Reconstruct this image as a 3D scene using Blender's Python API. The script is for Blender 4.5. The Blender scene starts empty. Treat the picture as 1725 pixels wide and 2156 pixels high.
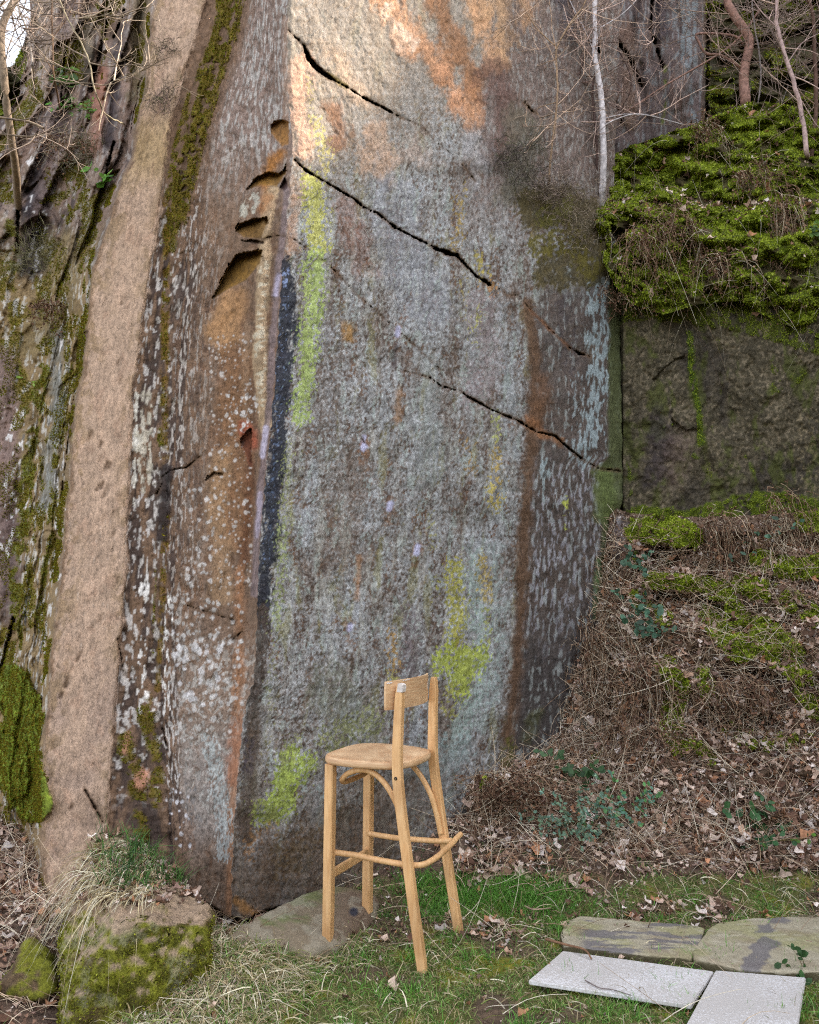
import bpy, bmesh, math, random
import numpy as np
from mathutils import Vector, Matrix
random.seed(7)
RNG = np.random.default_rng(11)
SC = bpy.context.scene

# ------------------------------------------------------------------ camera, sky, sun, exposure
F = 1728.0                       # focal length in the photo's own pixels (1725 wide picture)
PITCH = math.radians(5.7)
CAMZ = 1.4
cam = bpy.data.cameras.new('camera')
cam.sensor_fit = 'HORIZONTAL'; cam.sensor_width = 36.0; cam.lens = 36.0 * F / 1725.0
cam.clip_start = 0.05; cam.clip_end = 500
camo = bpy.data.objects.new('camera', cam); SC.collection.objects.link(camo)
camo.location = (0, 0, CAMZ); camo.rotation_euler = (math.radians(90) + PITCH, 0, 0)
SC.camera = camo

SUN_EL = math.radians(37); SUN_DIR = Vector((0.999, 0.0, 0)).normalized()
SUN_V = Vector((SUN_DIR.x * math.cos(SUN_EL), SUN_DIR.y * math.cos(SUN_EL), math.sin(SUN_EL)))
world = bpy.data.worlds.new('World'); SC.world = world; world.use_nodes = True
wn = world.node_tree.nodes; wl = world.node_tree.links
for n in list(wn): wn.remove(n)
wo = wn.new('ShaderNodeOutputWorld'); bg = wn.new('ShaderNodeBackground'); sky = wn.new('ShaderNodeTexSky')
hs = wn.new('ShaderNodeHueSaturation')
sky.sky_type = 'NISHITA'; sky.sun_disc = False; sky.sun_elevation = SUN_EL
sky.sun_rotation = math.atan2(SUN_DIR.x, SUN_DIR.y); sky.dust_density = 2.0; sky.ozone_density = 1.0
hs.inputs['Saturation'].default_value = 0.30
wl.new(sky.outputs[0], hs.inputs['Color']); wl.new(hs.outputs[0], bg.inputs[0])
bg.inputs[1].default_value = 0.15
wl.new(bg.outputs[0], wo.inputs[0])
sl = bpy.data.lights.new('sun', 'SUN'); sl.energy = 2.0; sl.angle = math.radians(1.2); sl.color = (1.0, 0.89, 0.74)
so = bpy.data.objects.new('sun', sl); SC.collection.objects.link(so)
so.rotation_euler = SUN_V.to_track_quat('Z', 'Y').to_euler(); so.location = SUN_V * 30
SC.view_settings.view_transform = 'Standard'; SC.view_settings.look = 'None'
SC.view_settings.gamma = 1.0; SC.view_settings.exposure = 2.25
DENOISE = False
SC.cycles.max_bounces = 5; SC.cycles.diffuse_bounces = 3; SC.cycles.glossy_bounces = 2
SC.cycles.transparent_max_bounces = 4; SC.cycles.use_denoising = DENOISE; SC.cycles.filter_width = 1.15
try: SC.cycles.denoising_input_passes = 'RGB_ALBEDO_NORMAL'
except Exception: pass

# ------------------------------------------------------------------ helpers: space
SP, CP = math.sin(PITCH), math.cos(PITCH)
def P(px, py, Y):
    """photo pixel + distance along the ground -> world point (arrays allowed)"""
    a = (np.asarray(px, float) - 862.5) / F; b = (1078.0 - np.asarray(py, float)) / F
    dy = CP - b * SP; dz = b * CP + SP
    t = np.asarray(Y, float) / dy
    return np.stack(np.broadcast_arrays(a * t, Y * np.ones_like(t), CAMZ + dz * t), -1)
def Yg(py, z=0.0):
    b = (1078.0 - py) / F
    return (z - CAMZ) * (CP - b * SP) / (b * CP + SP)
def G(px, py, z=0.0):
    return P(px, py, Yg(py, z))
def proj(p):
    p = np.asarray(p, float); x = p[..., 0]; y = p[..., 1]; z = p[..., 2] - CAMZ
    d = y * CP + z * SP; u = -y * SP + z * CP
    return 862.5 + F * x / d, 1078 - F * u / d

# ------------------------------------------------------------------ helpers: noise
_perm = RNG.permutation(256).astype(np.int32); _perm = np.concatenate([_perm, _perm])
_ga = RNG.random(256).astype(np.float32) * 2 * np.pi
_gx = np.cos(_ga); _gy = np.sin(_ga)
def gn(x, y, seed=0):
    x = np.asarray(x, np.float32) + seed * 17.31; y = np.asarray(y, np.float32) + seed * 9.77
    xi = np.floor(x).astype(np.int32); yi = np.floor(y).astype(np.int32)
    xf = x - xi; yf = y - yi; xi &= 255; yi &= 255
    u = xf * xf * (3 - 2 * xf); v = yf * yf * (3 - 2 * yf)
    def g(ix, iy, fx, fy):
        h = _perm[_perm[ix & 255] + (iy & 255)]
        return _gx[h] * fx + _gy[h] * fy
    a = g(xi, yi, xf, yf); b = g(xi + 1, yi, xf - 1, yf)
    c = g(xi, yi + 1, xf, yf - 1); d = g(xi + 1, yi + 1, xf - 1, yf - 1)
    return ((a + (b - a) * u) * (1 - v) + (c + (d - c) * u) * v) * 1.5
def fbm(x, y, o=3, seed=0, gain=0.5):
    x = np.asarray(x, np.float32); y = np.asarray(y, np.float32)
    wx = gn(y * 1.13 + 5.2, x * .91 + 1.7, seed + 40); x, y = x + .38 * wx, y + .38 * gn(x * 1.07 - 3.1, y * 1.21 + 8.3, seed + 41)
    s = 0; a = 1.0; t = 0
    for k in range(o):
        th = .62 + 1.27 * k + .41 * seed; c_, s_ = math.cos(th), math.sin(th); f_ = 2.03 ** k
        s = s + a * gn((x * c_ - y * s_) * f_, (x * s_ + y * c_) * f_, seed + k * 3); t += a; a *= gain
    return s / t * 1.3
def ss(e0, e1, x):
    t = np.clip((x - e0) / (e1 - e0), 0, 1); return t * t * (3 - 2 * t)
def lin(c):
    c = np.asarray(c, float) / 255.0
    return np.where(c <= 0.04045, c / 12.92, ((c + 0.055) / 1.055) ** 2.4)
ALB = 0.92

# ------------------------------------------------------------------ helpers: materials
def mat(name):
    m = bpy.data.materials.new(name); m.use_nodes = True
    nt = m.node_tree; b = nt.nodes['Principled BSDF']
    return m, nt, b
def nd(nt, t, **kw):
    n = nt.nodes.new(t)
    for k, v in kw.items():
        if k in n.inputs: n.inputs[k].default_value = v
        else: setattr(n, k, v)
    return n
def rock_material(name, fine=170.0, contrast=(0.50, 1.58), bump=0.75, rough=0.88, spec=0.25, stretch=1.0):
    m, nt, b = mat(name); L = nt.links
    at = nd(nt, 'ShaderNodeAttribute', attribute_name='Col')
    tc = nd(nt, 'ShaderNodeTexCoord')
    mp = nd(nt, 'ShaderNodeMapping'); mp.inputs['Scale'].default_value = (1, 1, stretch)
    L.new(tc.outputs['Object'], mp.inputs[0])
    n1 = nd(nt, 'ShaderNodeTexNoise', Scale=fine, Detail=3.0, Roughness=0.7); L.new(mp.outputs[0], n1.inputs['Vector'])
    n2 = nd(nt, 'ShaderNodeTexNoise', Scale=fine * 0.28, Detail=4.0, Roughness=0.65); L.new(mp.outputs[0], n2.inputs['Vector'])
    mx = nd(nt, 'ShaderNodeMath', operation='ADD'); L.new(n1.outputs[0], mx.inputs[0]); L.new(n2.outputs[0], mx.inputs[1])
    mr = nd(nt, 'ShaderNodeMapRange'); mr.inputs[1].default_value = 0.72; mr.inputs[2].default_value = 1.28
    mr.inputs[3].default_value = contrast[0]; mr.inputs[4].default_value = contrast[1]
    L.new(mx.outputs[0], mr.inputs[0])
    mu = nd(nt, 'ShaderNodeVectorMath', operation='SCALE'); L.new(at.outputs['Color'], mu.inputs[0]); L.new(mr.outputs[0], mu.inputs['Scale'])
    L.new(mu.outputs[0], b.inputs['Base Color'])
    bp = nd(nt, 'ShaderNodeBump', Strength=bump, Distance=0.006); L.new(mx.outputs[0], bp.inputs['Height'])
    L.new(bp.outputs[0], b.inputs['Normal'])
    b.inputs['Roughness'].default_value = rough; b.inputs['Specular IOR Level'].default_value = spec
    return m
def attr_material(name, rough=0.7, spec=0.2, trans=0.0, var=0.25, scale=60):
    m, nt, b = mat(name); L = nt.links
    at = nd(nt, 'ShaderNodeAttribute', attribute_name='Col')
    tc = nd(nt, 'ShaderNodeTexCoord')
    n1 = nd(nt, 'ShaderNodeTexNoise', Scale=scale, Detail=2.0); L.new(tc.outputs['Object'], n1.inputs['Vector'])
    mr = nd(nt, 'ShaderNodeMapRange'); mr.inputs[1].default_value = 0.3; mr.inputs[2].default_value = 0.7
    mr.inputs[3].default_value = 1 - var; mr.inputs[4].default_value = 1 + var
    L.new(n1.outputs[0], mr.inputs[0])
    mu = nd(nt, 'ShaderNodeVectorMath', operation='SCALE'); L.new(at.outputs['Color'], mu.inputs[0]); L.new(mr.outputs[0], mu.inputs['Scale'])
    L.new(mu.outputs[0], b.inputs['Base Color'])
    b.inputs['Roughness'].default_value = rough; b.inputs['Specular IOR Level'].default_value = spec
    if trans:
        tr = nd(nt, 'ShaderNodeBsdfTranslucent'); L.new(mu.outputs[0], tr.inputs[0])
        mxs = nd(nt, 'ShaderNodeMixShader'); mxs.inputs[0].default_value = trans
        out = nt.nodes['Material Output']
        L.new(b.outputs[0], mxs.inputs[1]); L.new(tr.outputs[0], mxs.inputs[2]); L.new(mxs.outputs[0], out.inputs[0])
    return m
M_ROCK = rock_material('rock', stretch=0.5)
M_SLAB = rock_material('stone', fine=240, contrast=(0.82, 1.18), bump=0.35)
M_SOIL = rock_material('soil', fine=120, contrast=(0.5, 1.5), bump=1.0)
M_MOSSY = rock_material('mossy_rock', fine=150, contrast=(0.5, 1.55), bump=1.0)
M_LEAF = attr_material('leaf', 0.5, 0.35, 0.25)
M_DRY = attr_material('dry_leaf', 0.8, 0.15, 0.15)
M_MOSS = attr_material('moss', 0.9, 0.1, 0.3)
M_BARK = attr_material('bark', 0.8, 0.2, 0.0, 0.35, 45)

# ------------------------------------------------------------------ helpers: meshes
def np_mesh(name, V, quads, cols=None, m=None, parent=None, smooth=True, tris=None, solid=None):
    V = np.ascontiguousarray(V, np.float32).reshape(-1, 3)
    me = bpy.data.meshes.new(name); me.vertices.add(len(V)); me.vertices.foreach_set('co', V.ravel())
    q = np.asarray(quads, np.int32).reshape(-1, 4) if quads is not None else np.zeros((0, 4), np.int32)
    t = np.asarray(tris, np.int32).reshape(-1, 3) if tris is not None else np.zeros((0, 3), np.int32)
    me.loops.add(q.size + t.size); me.polygons.add(len(q) + len(t))
    me.loops.foreach_set('vertex_index', np.concatenate([q.ravel(), t.ravel()]))
    ls = np.concatenate([np.arange(len(q)) * 4, q.size + np.arange(len(t)) * 3]).astype(np.int32)
    me.polygons.foreach_set('loop_start', ls)
    me.polygons.foreach_set('use_smooth', np.full(len(q) + len(t), smooth))
    me.update(calc_edges=True)
    if cols is not None:
        ca = me.color_attributes.new('Col', 'FLOAT_COLOR', 'POINT')
        c = np.ones((len(V), 4), np.float32); c[:, :3] = np.asarray(cols).reshape(-1, 3)
        ca.data.foreach_set('color', c.ravel())
    if m: me.materials.append(m)
    o = bpy.data.objects.new(name, me); SC.collection.objects.link(o)
    if parent is not None: o.parent = parent
    return o
def grid_quads(r, c, off=0):
    i = np.arange(r - 1)[:, None] * c + np.arange(c - 1)[None, :] + off
    return np.stack([i, i + 1, i + c + 1, i + c], -1).reshape(-1, 4)
def tag(o, label=None, cat=None, group=None, kind=None):
    if label: o['label'] = label
    if cat: o['category'] = cat
    if group: o['group'] = group
    if kind: o['kind'] = kind
    return o
def empty(name, loc=(0, 0, 0)):
    o = bpy.data.objects.new(name, None); SC.collection.objects.link(o); o.location = loc
    o.empty_display_size = 0.05
    return o
def keep(o, root):
    """parent o (built in world space) to root without moving it"""
    o.parent = root; o.matrix_parent_inverse = Matrix.Translation(root.location).inverted(); return o
def unit(v):
    return v / (np.linalg.norm(v, axis=-1, keepdims=True) + 1e-9)
def tubes(paths, r0, r1, sides=5):
    """paths (N,K,3); radii (N,) -> V, quads, repeat count per path"""
    paths = np.asarray(paths, float); N, K, _ = paths.shape
    tan = unit(np.gradient(paths, axis=1))
    ref = np.where(np.abs(tan[..., 2:3]) > 0.9, np.array([1.0, 0, 0]), np.array([0, 0, 1.0]))
    a = unit(np.cross(tan, ref)); b = np.cross(tan, a)
    r0 = np.broadcast_to(r0, (N,)); r1 = np.broadcast_to(r1, (N,))
    rr = r0[:, None] + (r1 - r0)[:, None] * np.linspace(0, 1, K)[None]
    an = np.arange(sides) * 2 * np.pi / sides
    V = paths[:, :, None] + rr[..., None, None] * (a[:, :, None] * np.cos(an)[None, None, :, None] + b[:, :, None] * np.sin(an)[None, None, :, None])
    base = np.arange(N)[:, None, None] * K * sides + np.arange(K - 1)[None, :, None] * sides
    s = np.arange(sides)[None, None, :]; s2 = (s + 1) % sides
    q = np.stack([base + s, base + s2, base + sides + s2, base + sides + s], -1).reshape(-1, 4)
    return V.reshape(-1, 3), q, K * sides
def ribbons(paths, w, side):
    """flat tapering blades: paths (N,K,3), w (N,), side (N,3)"""
    N, K, _ = paths.shape
    tp = np.linspace(1, 0.08, K) ** 0.7
    off = side[:, None] * (w[:, None] * tp[None])[..., None] * 0.5
    V = np.stack([paths - off, paths + off], 2)
    b = np.arange(N)[:, None] * K * 2 + np.arange(K - 1)[None] * 2
    q = np.stack([b, b + 1, b + 3, b + 2], -1).reshape(-1, 4)
    return V.reshape(-1, 3), q, K * 2
def resample(pts, k):
    pts = np.asarray(pts, float); d = np.r_[0, np.cumsum(np.linalg.norm(np.diff(pts, axis=0), axis=1))]
    t = np.linspace(0, d[-1], k)
    return np.stack([np.interp(t, d, pts[:, i]) for i in range(pts.shape[1])], -1)
def rot_frames(n_, spin):
    """orthonormal frames whose third axis is n_"""
    n_ = unit(n_); ref = np.where(np.abs(n_[:, 2:3]) > 0.9, np.array([1.0, 0, 0]), np.array([0, 0, 1.0]))
    a = unit(np.cross(n_, ref)); b = np.cross(n_, a)
    c, s = np.cos(spin)[:, None], np.sin(spin)[:, None]
    return np.stack([a * c + b * s, -a * s + b * c, n_], 1)
def scatter(tv, tq, pos, nrm, spin, scale, col, tt=None):
    fr = rot_frames(nrm, spin); tv = np.asarray(tv, float)
    V = np.einsum('vk,nkj->nvj', tv, fr) * np.asarray(scale)[:, None, None] + pos[:, None]
    n = len(tv); off = np.arange(len(pos))[:, None, None] * n
    q = (np.asarray(tq)[None] + off).reshape(-1, len(tq[0])) if tq is not None else None
    C = np.repeat(col, n, axis=0)
    return V.reshape(-1, 3), q, C
LEAF_V = [(0, 0, 0), (0.3, 0.35, 0.10), (0, 0.45, 0.0), (-0.3, 0.35, 0.13), (0.26, 0.75, 0.06), (0, 1.0, 0.16), (-0.24, 0.75, 0.1)]
LEAF_Q = [(0, 1, 2, 3), (1, 4, 5, 2), (3, 2, 5, 6)]
CURL_V = [(-0.12, 0, 0.22), (0, -.12, 0.0), (0.3, 0.05, 0.35), (-0.5, 0.35, 0.42), (0.03, 0.5, 0.02), (0.28, 0.6, 0.12), (-0.12, 0.75, 0.10), (0.06, 1.1, 0.3), (0.42, 0.95, 0.5)]
CURL_Q = [(0, 1, 4, 3), (1, 2, 5, 4), (3, 4, 7, 6), (4, 5, 8, 7)]
def jit(cols, n, amt=0.18):
    c = lin(np.asarray(cols, float)); k = RNG.integers(0, len(c), n)
    return c[k] * (1 + RNG.normal(0, amt, (n, 1))).clip(0.4, 1.7) * ALB

# ------------------------------------------------------------------ painting stains and lichen onto a relief
class Canvas:
    """holds pixel coordinates of a relief's vertices, their colour and their set-back in metres"""
    def __init__(s, PX, PY, XW, base):
        s.PX, s.PY, s.XW = PX, PY, XW
        s.C = np.empty(PX.shape + (3,), np.float32); s.C[:] = lin(base)
        s.D = np.zeros(PX.shape, np.float32)
        s.moss = np.zeros(PX.shape, np.float32)
        s.n = {}
        s.box0 = (slice(None), slice(None))
        s.n['big'] = fbm(XW / 130, PY / 170, 3, 1); s.n['mid'] = fbm(XW / 42, PY / 60, 3, 2)
        s.n['sm'] = fbm(XW / 15, PY / 19, 3, 3); s.n['fine'] = fbm(XW / 6.6, PY / 8.0, 2, 4, .45)
        s.n['str'] = fbm(XW / 6.5, PY / 38, 3, 5); s.n['str2'] = fbm(XW / 18, PY / 130, 3, 6)
        s.n['fl'] = fbm(XW / 5.6, PY / 19, 2, 7, .45)
    def box(s, x0, y0, x1, y1):
        m = (s.PY > y0) & (s.PY < y1) & (s.PX > x0) & (s.PX < x1); r = np.nonzero(m.any(1))[0]
        if len(r) == 0: return None
        c = np.nonzero(m.any(0))[0]
        if len(c) == 0: return None
        return (slice(r[0], r[-1] + 1), slice(c[0], c[-1] + 1))
    def dist(s, b, pts, w):
        x = s.PX[b]; y = s.PY[b]; best = np.full(x.shape, 1e9, np.float32)
        if len(pts) == 1: pts = [pts[0], (pts[0][0] + 0.01, pts[0][1])]; w = [w[0], w[0]]
        for (x0, y0), (x1, y1), w0, w1 in zip(pts, pts[1:], w, w[1:]):
            dx, dy = x1 - x0, y1 - y0; L2 = dx * dx + dy * dy + 1e-6
            t = np.clip(((x - x0) * dx + (y - y0) * dy) / L2, 0, 1)
            d = np.hypot(x - x0 - t * dx, y - y0 - t * dy) - (w0 + (w1 - w0) * t)
            best = np.minimum(best, d)
        return best
    def mask(s, pts, w, soft=12, edge=1.0, tex=None, cover=1.0, sharp=0.12):
        if not hasattr(w, '__len__'): w = [w] * len(pts)
        mw = max(w) + soft * 2.2
        xs = [p[0] for p in pts]; ys = [p[1] for p in pts]
        b = s.box(min(xs) - mw, min(ys) - mw, max(xs) + mw, max(ys) + mw)
        if b is None: return None, None
        d = s.dist(b, pts, w)
        d = d + edge * soft * (0.9 * s.n['mid'][b] + 0.8 * s.n['sm'][b] + 0.4 * s.n['str2'][b])
        k = ss(soft, -soft, d)
        if tex:
            f = sum(wt * s.n[nm][b] for nm, wt in tex)
            th = 0.75 - 1.15 * cover * k        # covers more towards the middle
            k = ss(th - sharp, th + sharp, f) * ss(0, 0.12, k)
        return b, k
    def paint(s, col, pts, w, soft=12, a=1.0, edge=1.0, tex=None, cover=0.5, sharp=0.12, var=0.0, moss=0, lift=0):
        b, k = s.mask(pts, w, soft, edge, tex, cover, sharp)
        if b is None: return
        k = (k * a)[..., None]
        c = lin(col)[None, None] * (1 + var * s.n['sm'][b])[..., None]
        s.C[b] = s.C[b] * (1 - k) + c * k
        if moss: s.moss[b] = np.maximum(s.moss[b], k[..., 0] * moss)
        if lift: s.D[b] -= lift * k[..., 0]
    def groove(s, pts, w, depth=0.12, col=None, wob=2.2):
        if not hasattr(w, '__len__'): w = [w] * len(pts)
        w = [a * .72 - .5 for a in w]
        mw = max(w) + 8
        xs = [p[0] for p in pts]; ys = [p[1] for p in pts]
        b = s.box(min(xs) - mw, min(ys) - mw, max(xs) + mw, max(ys) + mw)
        if b is None: return
        d = s.dist(b, pts, w) + wob * (s.n['sm'][b] + 0.8 * s.n['fine'][b])
        s.D[b] += depth * ss(1.0, -1.6, d) + .006 * ss(9, 0, d) * (.6 + s.n['mid'][b])
        kc = (ss(7, 1, d) * np.clip(.45 + 1.1 * s.n['mid'][b], 0, .8))[..., None]; s.C[b] = s.C[b] * (1 - kc) + lin((92, 70, 52)) * kc
        if col is not None:
            k = (ss(6, 0, d) * 0.5)[..., None]; s.C[b] = s.C[b] * (1 - k) + lin(col) * k
    def recess(s, edge, low, depth, col=None, a=0.9, blend=6):
        """overhang: a sharp step back under the edge line, coming out again to the low line"""
        poly = list(edge) + list(low)[::-1]
        xs = [p[0] for p in poly]; ys = [p[1] for p in poly]
        b = s.box(min(xs) - 10, min(ys) - 10, max(xs) + 10, max(ys) + 10)
        if b is None: return
        x = s.PX[b] + 3 * s.n['sm'][b]; y = s.PY[b] + 4 * s.n['sm'][b]; inside = np.zeros(x.shape, bool)
        n = len(poly)
        for i in range(n):
            x0, y0 = poly[i]; x1, y1 = poly[(i + 1) % n]
            if y0 == y1: continue
            c = ((y0 > y) != (y1 > y)) & (x < (x1 - x0) * (y - y0) / (y1 - y0) + x0); inside ^= c
        z = [0.0] * len(edge); de = np.maximum(s.dist(b, list(edge), z), 0)
        z = [0.0] * len(low); dl = np.maximum(s.dist(b, list(low), z), 0)
        k = dl / (dl + de + 1e-3)
        s.D[b] += inside * depth * k * ss(0, 2.0, de)
        if col is not None:
            kk = (inside * ss(0, blend, dl) * a)[..., None]
            s.C[b] = s.C[b] * (1 - kk) + lin(col) * (1 + 0.35 * s.n['sm'][b] + 0.2 * s.n['fine'][b])[..., None] * kk
    def mottle(s, cols, b=None, fields=('mid', 'sm', 'fine')):
        pass
    def final(s):
        return np.clip(s.C, 0.004, 0.85) * ALB

# ------------------------------------------------------------------ the cliff: two faces meeting at a sharp edge
ST = 1.9
rows = np.concatenate([np.linspace(-900, -40, 34), np.arange(-30, 2016, ST)]).astype(np.float32)
def line(pts, wob=0.0, seed=0, sc=40):
    ys = [p[0] for p in pts]; xs = [p[1] for p in pts]
    v = np.interp(rows, ys, xs)
    if wob: v = v + wob * fbm(rows / sc, rows * 0 + seed * 3.3, 3, seed)
    return v
lnA = line([(-900, 612), (0, 607), (60, 603), (200, 606), (276, 613), (320, 615), (345, 616), (372, 611), (480, 604), (570, 593), (708, 584), (840, 576),
            (950, 563), (1040, 555), (1120, 548), (1250, 541), (1330, 541), (1440, 531), (1482, 518), (1520, 511), (1645, 500),
            (1760, 489), (1850, 487), (1940, 486), (2100, 484)], 5, 3, 26)
lnB = line([(-900, 588), (0, 582), (300, 585), (372, 585), (460, 564), (540, 548), (650, 532), (823, 535), (889, 545), (1050, 536), (1150, 530),
            (1300, 520), (1450, 500), (1650, 482), (1940, 468), (2100, 466)])
lnC = line([(-900, 640 - 60), (-700, 560), (0, 500), (120, 470), (250, 425), (400, 400), (500, 395), (700, 372), (1000, 350), (1300, 340), (1500, 340), (1700, 352), (1950, 372)])
lnD = line([(-900, 540), (0, 437), (120, 402), (250, 365), (400, 345), (520, 330), (680, 305), (850, 285), (1050, 275), (1200, 270), (1400, 256), (1600, 240), (1760, 228), (1950, 215)], 4, 5, 160)
lnE = line([(-900, 430), (0, 332), (150, 308), (330, 282), (365, 262), (420, 248), (560, 200), (700, 185), (950, 152), (1150, 135), (1350, 112), (1500, 100), (1700, 84), (1850, 92), (1950, 120), (2100, 130)], 7, 6, 90)
lnE2 = lnE - 16
lnF = line([(-900, 330), (0, 225), (300, 170), (600, 104), (1000, 60), (1500, 15), (1800, 0), (1950, 0)], 6, 8, 80)
lnZ = line([(-900, 150), (0, 62), (130, 52), (200, 40), (260, 0), (330, -60), (600, -150), (2000, -200)], 8, 9, 60)
H = 1940 - rows
YA = 3.55 + 0.00060 * H
YL = {'A': YA, 'B': YA + 0.07, 'C': YA + 0.12, 'D': YA + 0.20, 'Dp': YA + 0.17, 'E': YA + 0.17 + 0.00004 * H, 'E2': YA + 0.42 + 0.0001 * H, 'F': YA + 0.62 + 0.0002 * H, 'Z': YA + 1.15 + 0.0002 * H}
def sheet_cols(lines, Ys, counts):
    PX, YY, XW = [], [], []
    xw = 0.0
    for (l0, l1, y0, y1, n) in zip(lines, lines[1:], Ys, Ys[1:], counts):
        t = np.linspace(0, 1, n, endpoint=False)
        PX.append(l0[:, None] + (l1 - l0)[:, None] * t); YY.append(1 / (1 / y0[:, None] + (1 / y1 - 1 / y0)[:, None] * t))
        XW.append(np.broadcast_to(xw + t * n * ST, (len(rows), n))); xw += n * ST
    PX.append(lines[-1][:, None]); YY.append(Ys[-1][:, None]); XW.append(np.full((len(rows), 1), xw))
    return [np.concatenate(a, 1).astype(np.float32) for a in (PX, YY, XW)]
lnDp = lnD - 10
LN = [lnZ, lnF, lnE2, lnE, lnDp, lnD, lnC, lnB, lnA]
YS = [YL[k] for k in ('Z', 'F', 'E2', 'E', 'Dp', 'D', 'C', 'B', 'A')]
PX1, Y1, XW1 = sheet_cols(LN, YS, [80, 46, 9, 66, 8, 26, 100, 14])
PY1 = np.broadcast_to(rows[:, None], PX1.shape).astype(np.float32)
L_ = Canvas(PX1, PY1, XW1, (122, 98, 78))
colidx = lambda k: [0, 80, 126, 135, 201, 209, 235, 335, 349][k]
n = L_.n
def between(X, a, b, soft=8):
    """1 between feature lines a and b (pixel columns per row)"""
    return ss(-soft, soft, X - a[:, None]) * ss(-soft, soft, b[:, None] - X)
pinkm = between(PX1 + 9 * n['sm'] + 10 * n['mid'], lnE + 4, lnD - 4, 5)
leftm = between(PX1, lnZ - 50, lnE - 4, 6)
bandm = between(PX1, lnD - 4, lnC + 6, 12)
facem = between(PX1, lnC, lnA + 50, 14)
# shape of the left side: rough mossy ledges, a smooth slab, a streaky band, a broad face
L_.D += 0.014 * n['big'] * (0.4 + facem) + (0.010 * n['mid'] + 0.005 * n['sm'] + 0.0022 * n['fine']) * (0.35 + 0.9 * facem)
L_.D += bandm * (0.03 * n['str2'] + 0.018 * n['mid'] + 0.009 * n['str'] + 0.010 * n['sm'])
L_.D += leftm * (0.07 * fbm(XW1 / 45, PY1 / 190, 3, 21) + 0.03 * fbm(XW1 / 24, PY1 / 40, 3, 22) + 0.014 * n['sm'] + 0.005 * n['str'] + 0.006 * n['fine'])
chip = ss(0.75, 0.95, fbm((XW1 + 0.35 * PY1) / 13, PY1 / 30, 2, 31)) * pinkm
L_.D += 0.004 * chip * ss(.1, .4, n['big'] + .3) + pinkm * (0.012 * n['big'] + .004 * n['str2'] - .005 * n['mid'] - .0012 * n['sm'])
blk_ = fbm(XW1 / 44 + PY1 / 400, PY1 / 330, 2, 51); blk2 = fbm(XW1 / 60, PY1 / 110, 2, 52)
L_.D += leftm * (ss(700, 480, PY1) * .7 + .3) * (0.08 * ss(-.05, .05, blk_) + .06 * ss(.2, .28, blk_) + 0.07 * ss(-.04, .04, blk2))
# ---- colours of the left side
def setc(cv, m, col, a=1.0, v=None):
    k = (np.clip(m, 0, 1) * a)[..., None]; c = lin(col)[None, None]
    if v is not None: c = c * (1 + v)[..., None]
    cv.C[:] = cv.C * (1 - k) + c * k
up = ss(560, 260, PY1)
setc(L_, facem * up, (128, 110, 102), 0.9, 0.3 * n['mid'] + 0.2 * n['fine'])
setc(L_, facem * up * ss(0.0, 0.25, n['str'] * 0.7 + n['fl'] * 0.5 + 0.35 * n['big']), (176, 172, 168), 0.72)
setc(L_, facem * up * ss(0.2, 0.4, n['mid'] + 0.5 * n['sm']), (98, 78, 66), 0.6)
dn = 1 - up
setc(L_, facem * dn, (112, 90, 74), 0.9, 0.3 * n['mid'] + 0.22 * n['fine'])
setc(L_, facem * ss(1250, 1480, PY1), (130, 110, 96), 0.75, 0.2 * n['mid'] + 0.15 * n['fine'])
setc(L_, facem * ss(1480, 1620, PY1) * ss(1850, 1700, PY1), (142, 136, 132), 0.6, 0.2 * n['mid'] + 0.2 * n['fine'])
setc(L_, facem * ss(1740, 1860, PY1), (104, 86, 72), 0.7, 0.25 * n['mid'])
setc(L_, facem * dn * ss(0.1, 0.35, n['mid'] * 0.6 + n['sm'] * 0.6), (104, 74, 52), 0.55)
setc(L_, facem * ss(1300, 1420, PY1) * ss(1790, 1650, PY1) * ss(0.05, 0.3, n['sm'] + 0.5 * n['fine']), (176, 174, 168), 0.5)
# the streaky band between slab and face
b2 = between(PX1, lnD - 8, lnC + 34, 14)
darkb = b2 * ss(300, 520, PY1)
setc(L_, b2, (108, 84, 66), 0.9, 0.3 * n['mid'])
setc(L_, darkb * ss(-0.15, 0.2, n['str2'] + 0.4 * n['str']), (62, 50, 46), 0.85)
setc(L_, darkb * ss(0.14, 0.26, n['str'] * 0.8 + n['fl'] * 0.55 + 0.15 * n['big']) * ss(1720, 1640, PY1), (188, 180, 174), 0.85)
wide = between(PX1, lnC - 10, lnC + 75, 24) * ss(420, 560, PY1) * ss(1500, 1300, PY1)
setc(L_, wide * ss(0.12, 0.25, n['str'] * 0.8 + n['fl'] * 0.6 + 0.3 * n['str2']), (160, 150, 142), 0.7)
setc(L_, wide * ss(0.1, 0.3, -n['str2'] + 0.4 * n['str']), (72, 56, 48), 0.6)
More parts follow.
